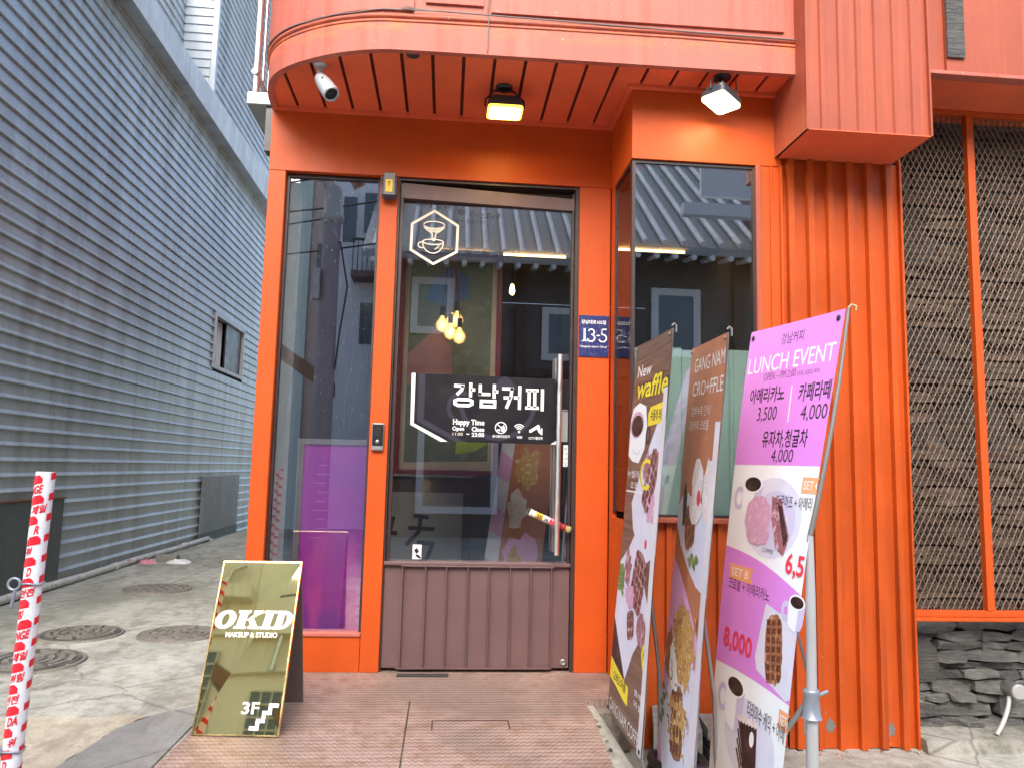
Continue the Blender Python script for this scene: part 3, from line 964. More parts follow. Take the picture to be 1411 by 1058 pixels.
# 13-5 with serifs
q.poly(F, [(0.683, 1.708), (0.694, 1.714), (0.694, 1.652), (0.703, 1.648), (0.703, 1.645), (0.674, 1.645), (0.674, 1.648), (0.684, 1.652), (0.684, 1.703)], 0.0008)
q.stroke(F, arc(0.724, 1.694, 0.015, 0.015, 160, -70, 14), 0.0065, 0.0008)
q.stroke(F, arc(0.722, 1.664, 0.020, 0.018, 85, -165, 16), 0.0075, 0.0010)
q.poly(F, [(0.751, 1.674), (0.769, 1.674), (0.769, 1.680), (0.751, 1.680)], 0.0008)
q.poly(F, [(0.780, 1.706), (0.803, 1.708), (0.805, 1.714), (0.779, 1.712)], 0.0008)
q.stroke(F, [(0.781, 1.710), (0.778, 1.684)], 0.004, 0.0010)
q.stroke(F, arc(0.783, 1.664, 0.020, 0.019, 105, -160, 18), 0.0065, 0.0012)
q.text(F, 'Gangnam-daero 102-gil', 0.668, 1.611, 0.806, 1.624, 0.0008, 0, 0.01)
q.build('lettering', 'white_vinyl', ap)

# alarm box and card reader on the mullion
al = thing('alarm_box', 'dark alarm box with a yellow label on the corner beside the door', 'alarm box', (-0.33, 0, 2.40))
q = MB(); q.box(-0.372, -0.290, -0.060, -0.001, 2.335, 2.462); q.build('housing', paint('slate_blue_plastic', (0.045, 0.055, 0.085), 0.35), al, bevel=0.018)
q = MB(); q.box(-0.360, -0.302, -0.066, -0.061, 2.345, 2.462); q.build('front_cover', paint('grey_brown_plastic', (0.13, 0.12, 0.11), 0.35), al, bevel=0.004)
q = MB(); q.box(-0.350, -0.315, -0.0685, -0.0665, 2.360, 2.424); q.build('yellow_label', 'yellow', al)
q = MB(); q.box(-0.334, -0.330, -0.0692, -0.0686, 2.390, 2.414); q.box(-0.337, -0.327, -0.0692, -0.0686, 2.408, 2.414); q.build('label_mark', 'ink', al)
cr = thing('card_reader', 'black keypad card reader with grey foot on mullion left of door', 'card reader', (-0.339, 0, 1.127))
q = MB(); q.box(-0.369, -0.309, -0.022, -0.001, 1.060, 1.196); q.build('housing', 'steel_grey', cr, bevel=0.008)
q = MB(); q.box(-0.365, -0.313, -0.027, -0.0225, 1.086, 1.192); q.build('front', 'black', cr, bevel=0.003)
q = MB()
for i in range(3):
    for j in range(3):
        q.box(-0.353 + i * 0.010, -0.347 + i * 0.010, -0.0282, -0.0272, 1.135 + j * 0.014, 1.142 + j * 0.014)
q.build('keypad', 'charcoal', cr)
q = MB(); q.lathe([(0.010, 0), (0.010, 0.002), (0.004, 0.003)], (-0.339, -0.027, 1.105), (0, -1, 0), 14); q.build('sensor_ring', 'steel_grey', cr)

# bay window
BY = -0.448
q = MB()
q.box(0.824, 1.545, BY, BY + 0.10, 2.448, SOF + 0.02)
q.box(0.824, 0.90, BY + 0.1002, -0.002, 2.448, SOF + 0.02)
q.build('bay_header', 'orange', cafe)
bw = MB()
for (a, b, c, d) in ((0.828, 0.844, 0.79, 2.446), (1.410, 1.420, 0.79, 2.446), (0.844, 1.410, 2.432, 2.446), (0.844, 1.410, 0.79, 0.800)):
    bw.box(a, b, BY + 0.012, BY + 0.05, c, d)
bw = bw.build('bay_window', 'brown_dark', cafe)
q = MB(); q.box(0.844, 1.410, BY + 0.020, BY + 0.027, 0.800, 2.432); q.build('pane', 'glass_bay', bw)
q = MB(); q.box(0.831, 0.838, BY + 0.052, -0.10, 0.800, 2.432); q.build('pane', 'glass_return', bw)
q = MB(); q.box(0.826, 0.842, -0.099, -0.085, 0.79, 2.446); q.box(0.826, 0.842, BY + 0.052, -0.0995, 2.433, 2.446); q.build('side_frame', 'brown_dark', bw)
M['mint'] = paint('mint_film', (0.36, 0.50, 0.44), 0.55, var=0.05, scale=1.5, streak=(0.42, 0.55, 0.50), streak_amt=0.4, bump=0.1, bscale=8)
q = MB()
for i in range(5):
    q.box(0.846 + i * 0.113, 0.957 + i * 0.113, BY + 0.035, BY + 0.039, 0.80, 1.556 + 0.006 * math.sin(i * 2.2))
q.build('film_sheet', 'mint', bw)
q = MB(); q.box(0.816, 1.545, BY - 0.022, BY + 0.05, 0.765, 0.788); q.build('sill', 'faded2', bw, bevel=0.004)
q = MB()
q.box(0.826, 0.845, -0.084, -0.001, 0.0, 2.446)
q.box(0.822, 0.84, BY + 0.02, -0.085, -0.21, 0.765)
q.build('return_wall', 'orange', cafe)
q = MB(); q.box(1.4205, 1.445, BY - 0.006, BY + 0.05, 0.79, 2.447); q.build('edge_strip', 'faded2', cafe, bevel=0.003)
q = MB(); q.box(1.446, 1.548, BY + 0.004, BY + 0.05, 0.79, 2.447); q.box(1.490, 1.496, BY - 0.006, BY + 0.0035, 0.79, 2.447); q.box(1.536, 1.546, BY - 0.014, BY + 0.0035, 0.79, 2.447); q.build('cover_strip', 'orange', cafe)

def corrugate(x0, x1, y, z0, z1, pitch, ribw, depth, slope, jag=0.0, phase=0.0, zs=None):
    """standing-rib sheet facing the street"""
    prof = [(x0, y)]
    x = x0 + phase
    while x + ribw < x1:
        prof += [(x, y), (x + slope, y - depth), (x + ribw - slope, y - depth), (x + ribw, y)]
        x += pitch
    prof.append((x1, y))
    prof = [a for i, a in enumerate(prof) if i == 0 or (a[0] - prof[i - 1][0]) > 1e-6]
    m = MB()
    n = len(prof)
    zs = zs or [z0, z1]
    V, Fc = [], []
    rr = random.Random(int(x0 * 100))
    jg = [rr.uniform(0, jag) for _ in prof]
    for k, z in enumerate(zs):
        for i, (a, b) in enumerate(prof):
            w = 0.0012 * noise.noise(Vector((a * 9, z * 2.5, 3)))
            V.append((a + w, b + w, z + (jg[i] if k == 0 else 0)))
    for k in range(len(zs) - 1):
        for i in range(n - 1):
            Fc.append((k * n + i, k * n + i + 1, (k + 1) * n + i + 1, (k + 1) * n + i))
    m.add(V, Fc)
    return m
zsub = [-0.212 + i * (2.492 + 0.212) / 14 for i in range(15)]
q = corrugate(1.550, 2.132, BY + 0.012, -0.212, 2.492, 0.0975, 0.034, 0.027, 0.003, 0.012, 0.022, zsub)
q.box(2.132, 2.142, BY - 0.012, BY + 0.40, -0.212, 2.492)
q.build('corrugated_wall', 'orange_clad', cafe)
q = corrugate(0.842, 1.549, BY + 0.030, -0.212, 0.764, 0.118, 0.034, 0.016, 0.006, 0.01, 0.03, [-0.212 + i * 0.976 / 6 for i in range(7)])
q.build('apron_panel', 'orange_clad', cafe)
# stripped paint at the foot
for (a, b, s) in ((1.66, -0.08, 0.03), (1.74, -0.11, 0.02), (2.02, -0.13, 0.018), (1.60, -0.10, 0.03), (1.70, -0.06, 0.016)):
    q = MB()
    q.poly(XZ(BY + 0.0108), blob(a, b, s, s * 1.5, int(a * 100), 0.35))
    q.build('bare_patch', 'panel_grey', cafe)

# boxed downstand to the right of the canopy
q = corrugate(1.528, 2.092, -0.752, 2.492, 4.3, 0.0845, 0.037, 0.010, 0.006, 0.0, 0.058, [2.492, 3.0, 3.5, 3.9, 4.3])
q.build('downstand_cladding', 'faded2', cafe)
q = MB()
q.add([(1.520, -0.764, 2.489), (1.515, BY, 2.489), (1.515, BY, 4.3), (1.524, -0.764, 4.3)], [(0, 1, 2, 3)])
q.box(1.520, 1.530, -0.7685, -0.7535, 2.4885, 4.3)
q.build('downstand_side', 'faded2', cafe)
q = MB(); q.box(2.090, 2.098, -0.770, -0.05, 2.4885, 4.3); q.build('downstand_side', 'faded2', cafe)
q = MB(); q.box(1.531, 2.089, -0.766, BY - 0.001, 2.4870, 2.4915); q.build('downstand_bottom', 'orange_soffit_lifted', cafe)
# upper panel and soffit over the mesh screen
q = MB(); q.box(2.20, 4.2, -0.735, -0.70, 2.815, 4.3); q.build('upper_panel', 'faded2', cafe)
q = MB(); q.box(2.10, 4.2, -0.752, -0.70, 2.795, 2.813); q.build('drip_edge', 'faded', cafe, bevel=0.003)
q = MB(); q.box(2.10, 4.2, -0.6995, -0.30, 2.795, 2.81); q.build('soffit_board', 'orange_soffit_lifted', cafe)
q = MB(); q.box(2.20, 2.283, -0.748, -0.7365, 2.882, 4.3); q.build('stone_strip', 'slate', cafe)
q = MB(); q.box(2.10, 2.1995, -0.72, -0.70, 2.815, 4.3); q.build('upper_panel', 'faded2', cafe)

# cafe interior shell
M['int_wall'] = paint('interior_wall', (0.34, 0.32, 0.29), 0.8, var=0.1, scale=2)
M['int_floor'] = paint('interior_floor', (0.10, 0.085, 0.075), 0.5, var=0.2, scale=6)
M['int_pale'] = paint('pale_interior', (0.42, 0.42, 0.39), 0.7)
M['int_wood'] = paint('dark_wood', (0.10, 0.055, 0.035), 0.5, var=0.3, scale=10)
q = MB()
q.box(-0.924, 2.13, 0.12, 4.2, -0.06, -0.015)
q.box(0.85, 2.13, -0.40, 0.119, -0.06, -0.015)
q.build('interior_floor', 'int_floor', cafe)
q = MB()
q.box(-0.924, 2.13, 4.2, 4.25, -0.015, 2.76)
q.box(2.115, 2.13, -0.41, 4.2, -0.015, 2.76)
q.box(-0.924, -0.915, 0.145, 4.2, -0.015, 2.76)
q.build('interior_wall', 'int_wall', cafe)
q = MB(); q.box(-0.924, 2.13, 0.145, 4.2, 2.762, 2.775); q.box(0.905, 2.13, -0.34, 0.144, 2.762, 2.775); q.build('interior_ceiling', 'int_wall', cafe)
q = MB(); q.box(-0.905, -0.80, 0.15, 0.26, 0.0, 2.76); q.build('pale_band_upright', 'int_pale', cafe)  # pale upright added to give the band reflected in the sidelight
q = MB()
for x in (0.62, 1.12, 1.62):
    q.box(x, x + 0.07, 4.15, 4.2, 0.0, 2.7)
q.box(0.62, 2.11, 4.14, 4.2, 1.95, 2.0)
q.build('interior_mullion', 'int_wood', cafe)

# ------------------------------------------------------------------ stone wall and mesh screen on the right
sw_ = thing('stone_wall', 'dry stacked grey slate wall behind and below the mesh screen', 'wall', (2.7, -0.3, -0.15))
q = MB(); q.box(2.14, 4.2, -0.26, -0.10, -0.21, 2.80); q.build('wall_core', 'mortar', sw_)
def stone_mesh(seed, bulge=0.5):
    rr = random.Random(seed)
    bm = bmesh.new()
    bmesh.ops.create_cube(bm, size=1.0)
    bmesh.ops.subdivide_edges(bm, edges=[e for e in bm.edges if abs(e.verts[0].co.x - e.verts[1].co.x) > .5], cuts=2)
    for v in bm.verts:
        v.co += Vector((rr.uniform(-.05, .05), rr.uniform(-.22, .16), rr.uniform(-.13, .13)))
        if abs(v.co.x) > .4 and rr.random() < .5:
            v.co.z *= 0.6
    me = bpy.data.meshes.new('stone')
    bm.to_mesh(me)
    bm.free()
    return me
SM = {m: [] for m in ('slate', 'slate_brown')}
for mname in SM:
    for i in range(12):
        me = stone_mesh(i * 3 + len(mname))
        me.materials.append(M[mname])
        SM[mname].append(me)
def course(z0, z1, x0, x1, yf, mname, lo, hi, rr, big=None):
    x = x0
    while x < x1:
        L = rr.uniform(lo, hi)
        if x + L > x1 + 0.15:
            L = x1 - x + 0.05
        d = rr.uniform(0.07, 0.12)
        y = yf + rr.uniform(0, 0.028)
        if not any(a < x + L * .5 < b and c < (z0 + z1) / 2 < e for a, b, c, e in (big or [])):
            put('stone', rr.choice(SM[mname]), sw_, ((x + L / 2), y + d / 2, (z0 + z1) / 2 + rr.uniform(-.003, .003)),
                (0, rr.uniform(-.035, .035), rr.choice((0, math.pi)) + rr.uniform(-.05, .05)), (L * 1.03, d, (z1 - z0) * rr.uniform(.9, 1.05)))
        x += L + rr.uniform(0.001, 0.008)
rr = random.Random(3)
# big smooth facing stones in the lower part
bigs = [(2.150, 2.325, 0.05, 0.245), (2.215, 2.415, 0.27, 0.355), (2.62, 2.80, -0.11, 0.02)]
for a, b, c, d in bigs:
    q = MB()
    w, h = (b - a), (d - c)
    pts = [(a, c + h * .08), (a + w * .1, c), (b - w * .12, c), (b, c + h * .35), (b - w * .06, d - h * .22), (b - w * .3, d), (a + w * .12, d - h * .03), (a, d - h * .2)]
    q.prism(XZ(-0.335), pts, 0.0, -0.09)
    q.build('stone', 'slate', sw_, bevel=0.012)
z = -0.155
while z < 0.36:
    h = rr.uniform(0.034, 0.066)
    course(z, min(z + h, 0.368), 2.142, 2.78, -0.345, 'slate', 0.10, 0.27, rr, bigs)
    z += h + 0.002
z = 0.372
bigu = [(2.20, 2.40, 2.05, 2.36), (2.42, 2.56, 1.12, 1.36), (2.22, 2.36, 1.02, 1.28), (2.62, 2.74, 2.1, 2.35), (2.62, 2.76, 1.15, 1.4), (2.24, 2.44, 1.55, 1.74)]
for a, b, c, d in bigu:
    q = MB()
    q.prism(XZ(-0.275), blob((a + b) / 2, (c + d) / 2, (b - a) / 2, (d - c) / 2, int(c * 100), 0.3, 11), 0.0, -0.06)
    q.build('stone', 'slate_dark', sw_, bevel=0.008)
while z < 2.79:
    h = rr.uniform(0.026, 0.058)
    course(z, z + h, 2.15, 2.90, -0.30, 'slate_brown', 0.09, 0.30, rr, bigu)
    z += h + 0.003
lg = MB()
lg.add([(2.143, -0.50, -0.155), (4.2, -0.50, -0.155), (4.2, -0.27, -0.150), (2.143, -0.27, -0.150), (2.143, -0.515, -0.23), (4.2, -0.515, -0.23), (4.2, -0.27, -0.23), (2.143, -0.27, -0.23)],
       [(0, 1, 2, 3), (4, 5, 1, 0), (0, 3, 7, 4), (1, 5, 6, 2)])
lg.build('concrete_ledge', 'kerb_conc', kind='structure')

sc = thing('mesh_screen', 'orange framed expanded metal mesh screen over the slate wall', 'screen', (2.6, -0.43, 0.37))
MY = -0.430
q = MB(); q.box(2.1435, 3.4, MY - 0.025, MY + 0.02, 0.345, 0.362); q.box(2.1435, 3.4, MY - 0.012, MY + 0.02, 0.3625, 0.392); q.build('bottom_rail', 'orange', sc, bevel=0.003)
q = MB(); q.box(2.1435, 3.4, MY - 0.012, MY + 0.02, 2.770, 2.794); q.build('top_rail', 'orange', sc, bevel=0.003)
for x in (2.496, 3.10):
    q = MB(); q.box(x, x + 0.028, MY - 0.016, MY + 0.02, 0.393, 2.769); q.box(x + 0.0285, x + 0.046, MY - 0.004, MY + 0.02, 0.393, 2.769); q.build('upright', 'orange', sc, bevel=0.002)
q = MB(); q.box(2.1435, 2.152, MY - 0.008, MY + 0.02, 0.393, 2.769); q.build('upright', 'orange', sc)
def clip_line(x, z, dx, dz, x0, x1, z0, z1):
    t0, t1 = -1e9, 1e9
    for o, d, a, b in ((x, dx, x0, x1), (z, dz, z0, z1)):
        ta, tb = sorted(((a - o) / d, (b - o) / d))
        t0, t1 = max(t0, ta), min(t1, tb)
    return (t0, t1) if t1 > t0 else None
for (x0, x1) in ((2.1525, 2.4955), (2.5425, 3.0995)):
    q = MB()
    px, pz = 0.030, 0.060
    z0, z1 = 0.3935, 2.769
    for sgn in (1, -1):
        dx, dz = sgn * px, pz
        ln = math.hypot(dx, dz)
        nx, nz = -dz / ln * 0.0015, dx / ln * 0.0015
        span = (x1 - x0) + (z1 - z0) * px / pz
        k = int(span / px) + 2
        for i in range(k):
            xs_ = (x0 + i * px - (z1 - z0) * px / pz) if sgn > 0 else (x0 + i * px)
            c = clip_line(xs_, z0, dx, dz, x0, x1, z0, z1)
            if not c:
                continue
            a = (xs_ + dx * c[0], z0 + dz * c[0]); b = (xs_ + dx * c[1], z0 + dz * c[1])
            yo = MY + 0.014 + (0.0005 if sgn > 0 else -0.0012)
            V = []
            for (u, w) in (a, b):
                V += [(u + nx, yo, w + nz), (u - nx, yo - 0.0022, w - nz), (u - nx, yo - 0.0005, w - nz), (u + nx, yo + 0.0017, w + nz)]
            q.add(V, [(0, 1, 5, 4), (1, 2, 6, 5), (2, 3, 7, 6), (3, 0, 4, 7)])
    q.build('mesh_panel', 'mesh_metal', sc)

M['pipe_pale'] = paint('dusty_conduit', (.50, .49, .46), .5, var=.1, bump=0)
jb = thing('round_outlet_box', 'round grey outlet box with a corrugated conduit on slate wall', 'outlet box', (2.64, -0.36, 0.0))
q = MB(); q.lathe([(0.030, 0.0), (0.036, 0.02), (0.036, 0.085), (0.033, 0.092)], (2.652, -0.335, 0.03), (-0.12, -1, 0.0), 22); q.build('box_body', 'steel_grey', jb)
q = MB(); q.lathe([(0.0345, 0.0), (0.0345, 0.006), (0.030, 0.009)], (2.6405, -0.4285, 0.03), (-0.12, -1, 0.0), 22); q.build('lid', 'alu', jb)
q = MB()
P0, P1, P2 = Vector((2.618, -0.395, 0.0)), Vector((2.580, -0.435, -0.07)), Vector((2.508, -0.45, -0.148))
n = 60
P = [(1 - t) ** 2 * P0 + 2 * t * (1 - t) * P1 + t * t * P2 for t in (i / n for i in range(n + 1))]
q.tube(P, [0.0085 + 0.0016 * (i % 2) for i in range(n + 1)], 10)
q.build('conduit', 'pipe_pale', jb)

# ------------------------------------------------------------------ left building clad in siding
XL, PZ = -3.05, 0.1092
sb = thing('siding_building', 'grey blue building clad in horizontal siding along the alley', 'building', (XL, 3, 0))
def plank_mesh(y0, y1):
    prof = [(-0.02, 0.0), (0.014, 0.0012), (0.0205, 0.005), (0.0195, 0.012), (0.004, 0.034), (0.0, PZ)]
    m = MB()
    n = len(prof)
    ysx = [y0 + (y1 - y0) * i / 10 for i in range(11)]
    V = [(a + 0.0022 * noise.noise(Vector((y * 1.3, b * 4, y0))), y, b) for y in ysx for a, b in prof]
    m.add(V, [(j * n + i, (j + 1) * n + i, (j + 1) * n + i + 1, j * n + i + 1) for j in range(10) for i in range(n - 1)])
    me = bpy.data.meshes.new('plank')
    me.from_pydata([tuple(p) for p in m.v], [], m.f)
    me.materials.append(M['siding'])
    return me
WY0, WY1, WZ0, WZ1 = 6.13, 7.56, 2.186, 2.915
full, near, far = plank_mesh(-0.6, 14), plank_mesh(-0.6, WY0), plank_mesh(WY1, 14)
z = -0.03
i = 0
while z < 5.06:
    if z + PZ > WZ0 and z < WZ1:
        put('plank', near, sb, (XL, 0, z)); put('plank', far, sb, (XL, 0, z))
    else:
        put('plank', full, sb, (XL, 0, z))
    z += PZ
q = MB(); q.box(XL - 0.4, XL - 0.021, -0.6, WY0 - 0.01, -0.1, 5.0); q.box(XL - 0.4, XL - 0.021, WY1 + 0.01, 14, -0.1, 5.0)
q.box(XL - 0.4, XL - 0.021, WY0 - 0.0095, WY1 + 0.0095, -0.1, 2.07); q.box(XL - 0.4, XL - 0.021, WY0 - 0.0095, WY1 + 0.0095, 2.95, 5.0)
q.box(XL - 0.45, XL - 0.401, -0.6, 14, -0.1, 5.0)
q.build('wall', 'dark_in', sb)
w = MB()
for (a, b, c, d) in ((WY0, WY0 + 0.06, WZ0, WZ1), (WY1 - 0.05, WY1, WZ0, WZ1), (WY0 + 0.06, WY1 - 0.05, WZ0, WZ0 + 0.045), (WY0 + 0.06, WY1 - 0.05, WZ1 - 0.045, WZ1)):
    w.box(XL - 0.05, XL + 0.03, a, b, c, d)
win = w.build('window', 'alu', sb)
q = MB(); q.box(XL - 0.03, XL - 0.01, WY0 + 0.62, WY1 - 0.051, WZ0 + 0.046, WZ1 - 0.046); q.build('insect_screen', 'charcoal', win)
q = MB(); q.box(XL - 0.30, XL - 0.24, WY0 + 0.06, WY0 + 0.24, WZ0 + 0.02, WZ0 + 0.28); q.build('brown_panel', 'int_wood', win)
q = MB()
for k in range(14):
    y = WY0 + 0.40 + k * 0.018
    q.add([(XL - 0.10 + 0.03 * (k % 2), y, WZ0 + 0.02), (XL - 0.10 + 0.03 * ((k + 1) % 2), y + 0.018, WZ0 + 0.02), (XL - 0.10 + 0.03 * ((k + 1) % 2), y + 0.018, WZ1 - 0.05), (XL - 0.10 + 0.03 * (k % 2), y, WZ1 - 0.05)], [(0, 1, 2, 3)])
q.build('curtain', 'white', win)
# eaves board and flashing
q = MB(); q.box(XL + 0.001, -2.879, -0.6, 14, 5.012, 5.06); q.build('eaves_soffit', 'siding', sb)
for k in range(8):
    a, b = -0.6 + k * 1.825, -0.6 + (k + 1) * 1.825 - 0.008
    q = MB()
    zt = lambda y: 5.24 + max(0, (y - 3)) * 0.03
    q.add([(-2.878, a, 4.985), (-2.866, a, 4.985), (-2.860, a, zt(a)), (-2.96, a, zt(a) + 0.012), (-2.878, b, 4.985), (-2.866, b, 4.985), (-2.860, b, zt(b)), (-2.96, b, zt(b) + 0.012)],
          [(0, 1, 5, 4), (1, 2, 6, 5), (2, 3, 7, 6), (0, 4, 7, 3), (0, 3, 2, 1), (4, 5, 6, 7)])
    q.build('flashing', 'fascia_grey', sb)
# upper storey: set-back part, jog, and nearer part
q = MB(); q.box(-3.42, -2.961, -0.6, 14, 5.235, 5.245); q.build('ledge_top', 'fascia_grey', sb)
JY = 5.13
up_near, up_far = plank_mesh(-0.6, JY), plank_mesh(JY + 0.002, 14)
for me in (up_near, up_far):
    me.materials.clear(); me.materials.append(M['siding_up'])
z = 5.25
while z < 8.45:
    if z < 6.85:
        put('plank', up_near, sb, (-3.33, 0, z))
    put('plank', up_far, sb, (-2.945, 0, z))
    z += PZ
pj = MB()
prof = [(0.02, 0.0), (-0.012, 0.001), (-0.0155, 0.005), (-0.015, 0.013), (-0.002, 0.02), (0.0, PZ)]
pj.add([(x, a, b) for x in (-3.33, -2.985) for a, b in prof], [(i, i + 1, i + 7, i + 6) for i in range(5)])
jm = bpy.data.meshes.new('plank'); jm.from_pydata([tuple(v) for v in pj.v], [], pj.f); jm.materials.append(M['siding_up'])
z = 5.25
while z < 8.45:
    put('plank', jm, sb, (0, JY, z)); z += PZ
q = MB(); q.box(-2.985, -2.915, JY - 0.02, JY + 0.05, 5.25, 8.5); q.build('corner_trim', 'siding_up', sb, bevel=0.01)
q = MB(); q.box(-5.5, -3.355, -0.6, JY, 5.25, 6.95); q.box(-5.5, -2.97, JY + 0.03, 14, 5.25, 8.55); q.build('upper_wall', 'siding_up', sb)
# service panels
q = MB(); q.box(XL + 0.016, XL + 0.05, 1.55, 2.545, 0.0, 0.672); q.build('service_panel', 'panel_dark', sb, bevel=0.004)
q = MB(); q.box(XL + 0.016, XL + 0.062, 1.54, 2.555, 0.673, 0.684); q.build('panel_cap', paint('rust', (0.20, 0.09, 0.04), 0.8), sb)
q = MB(); q.box(XL + 0.016, XL + 0.06, 6.03, 6.82, 0.09, 0.80); q.build('service_panel', 'panel_grey', sb, bevel=0.004)
q = MB(); q.box(XL + 0.016, XL + 0.055, 6.83, 7.63, 0.09, 0.80); q.build('service_panel', 'panel_grey', sb, bevel=0.004)
q = MB(); q.box(XL + 0.016, XL + 0.05, 6.0, 7.66, -0.02, 0.088); q.build('panel_plinth', 'panel_dark', sb)

dp = MB()
P = [(-2.995 + 0.006 * math.sin(i * .9), -2.5 + i * 0.55, 0.012 + 0.004 * math.sin(i * 1.7)) for i in range(17)] + [(-2.99, 6.3, 0.0), (-2.98, 6.4, -0.02)]
dp.tube(P, 0.030, 12)
for y in (1.0, 3.55, 5.4):
    dp.tube([(-2.995, y, 0.012), (-2.995, y + 0.08, 0.012)], 0.036, 12)
M['pipe'] = paint('dirty_pvc', (0.58, 0.57, 0.52), 0.5, var=0.15, scale=8, spots=(0.14, 0.12, 0.09), spot_scale=20, spot_cut=0.62)
tag(dp.build('drain_pipe', 'pipe'), 'dirty grey pipe lying along the foot of the siding wall', 'pipe')

# rubbish by the wall
tr = thing('litter', 'pink and white crumpled litter beside a grey brick in alley', 'litter', (-2.75, 4.15, -0.02))
q = MB(); q.box(-2.86, -2.66, 4.20, 4.30, -0.02, 0.045); q.build('brick', 'block_conc', tr, bevel=0.006)
for (cx, cy, rx, ry, m, sd_) in ((-2.60, 4.10, 0.13, 0.09, 'white', 1), (-2.88, 4.05, 0.08, 0.07, 'pink', 2)):
    q = MB()
    rr2 = random.Random(sd_)
    V, n, k = [], 14, 4
    for j in range(k):
        for i in range(n):
            t = 2 * math.pi * i / n
            s = 1 - j / k * 0.9
            V.append((cx + rx * s * math.cos(t) * rr2.uniform(.8, 1.2), cy + ry * s * math.sin(t) * rr2.uniform(.8, 1.2), -0.018 + 0.05 * (j / k) ** .6 * rr2.uniform(.5, 1.2)))
    q.add(V, [(j * n + i, j * n + (i + 1) % n, (j + 1) * n + (i + 1) % n, (j + 1) * n + i) for j in range(k - 1) for i in range(n)] + [tuple((k - 1) * n + i for i in range(n))])
    q.build('wrapper', m, tr)

# manhole covers
def manhole(x, y, r, label, style, dirty):
    t = thing('manhole_cover', label, 'manhole cover', (x, y, -0.02), 'manhole covers in the alley')
    q = MB(); q.lathe([(r, -0.01), (r, 0.004), (r * 0.985, 0.007), (r * 0.93, 0.007), (r * 0.92, 0.002)], (x, y, -0.016), (0, 0, 1), 48); q.build('rim', 'iron', t)
    q = MB(); q.lathe([(r * 0.905, -0.01), (r * 0.905, 0.009), (r * 0.90, 0.0095)], (x, y, -0.016), (0, 0, 1), 48); q.build('lid', 'iron_dark' if dirty else 'iron', t)
    q = MB()
    fl = lambda a, b, d=0.0: Vector((x + a, y + b, -0.0063 + d))
    if style == 'brick':
        for j in range(-4, 5):
            for i in range(-5, 6):
                cx, cy = (i + 0.5 * (j % 2)) * 0.082 * r / .26, j * 0.056 * r / .26
                if math.hypot(cx, cy) < r * 0.78:
                    w_, h_ = 0.034 * r / .26, 0.021 * r / .26
                    q.prism(fl, [(cx - w_, cy - h_), (cx + w_, cy - h_), (cx + w_, cy + h_), (cx - w_, cy + h_)], 0.0, 0.006)
    else:
        for rad, cnt, ph in ((0.80, 10, 0), (0.62, 8, 14), (0.44, 6, 0), (0.26, 4, 30)):
            for i in range(cnt):
                a0 = 360 / cnt * i + ph
                out = arc(0, 0, rad * r, rad * r, a0, a0 + 360 / cnt * 0.8, 6)
                inn = arc(0, 0, (rad - 0.11) * r, (rad - 0.11) * r, a0 + 360 / cnt * 0.8, a0, 6)
                q.prism(fl, out + inn, 0.0, 0.006)
        q.prism(fl, ell(0, 0, 0.1 * r, 0.1 * r, 12), 0.0, 0.006)
    q.build('tread_pattern', 'iron', t)
manhole(-2.22, 2.50, 0.25, 'farthest manhole cover, with a brick pattern, in the alley', 'brick', False)
manhole(-2.06, 0.885, 0.225, 'dark dirty manhole cover behind the striped pole, middle of the left pair', 'ring', True)
manhole(-1.52, 0.895, 0.225, 'clean grey manhole cover nearest the orange pillar', 'ring', False)
manhole(-2.02, 0.255, 0.255, 'nearest manhole cover, half soiled, just right of the striped pole', 'ring', True)

# ------------------------------------------------------------------ balcony rail on the corner
br = thing('balcony_railing', 'stainless balcony railing beside the rounded canopy top left', 'railing', (-1.1, 0.8, 3.0))
q = MB(); q.box(-1.165, -0.948, 0.3, 2.6, 2.955, 3.028); q.build('slab_edge', 'steel_grey', br, bevel=0.006)
for y in (0.36, 1.4, 2.5):
    q = MB(); q.tube([(-1.135, y, 3.029), (-1.135, y, 4.2)], 0.021, 12); q.build('post', 'steel', br)
for zz in (3.16, 4.2):
    q = MB(); q.tube([(-1.135, 0.32, zz), (-1.135, 2.55, zz)], 0.016, 10); q.build('rail', 'steel', br)
for k in range(16):
    q = MB(); q.tube([(-1.135, 0.50 + k * 0.125, 3.177), (-1.135, 0.50 + k * 0.125, 4.184)], 0.008, 8); q.build('baluster', 'steel', br)
q = MB(); q.box(-1.06, -0.9465, 0.32, 0.40, 2.70, 2.954); q.build('bracket', 'charcoal', br)

# ------------------------------------------------------------------ fittings under the canopy
cam = thing('security_camera', 'silver bullet security camera under the rounded canopy', 'camera', (-0.632, -0.47, SOF))
q = MB(); q.lathe([(0.032, 0), (0.032, -0.006), (0.024, -0.012), (0.010, -0.014)], (-0.632, -0.46, SOF + 0.010), (0, 0, 1), 20); q.build('mount_plate', 'silver', cam)
q = MB(); q.tube([(-0.632, -0.46, SOF - 0.002), (-0.630, -0.462, 2.748), (-0.628, -0.47, 2.728)], [0.014, 0.012, 0.014], 12); q.build('arm', 'silver', cam)
A, B_ = Vector((-0.634, -0.458, 2.742)), Vector((-0.563, -0.515, 2.630))
ax = (B_ - A)
L = ax.length
q = MB(); q.lathe([(0.012, 0.0), (0.024, 0.006), (0.031, 0.03), (0.036, 0.07), (0.038, L - 0.012), (0.036, L), (0.030, L), (0.029, L - 0.012)], A, ax, 26); q.build('body', 'silver', cam)
q = MB(); q.lathe([(0.0285, 0), (0.0285, 0.003), (0.013, 0.004), (0.012, 0.008), (0.004, 0.010)], A + ax.normalized() * (L - 0.0115), ax, 22); q.build('lens', 'black', cam)
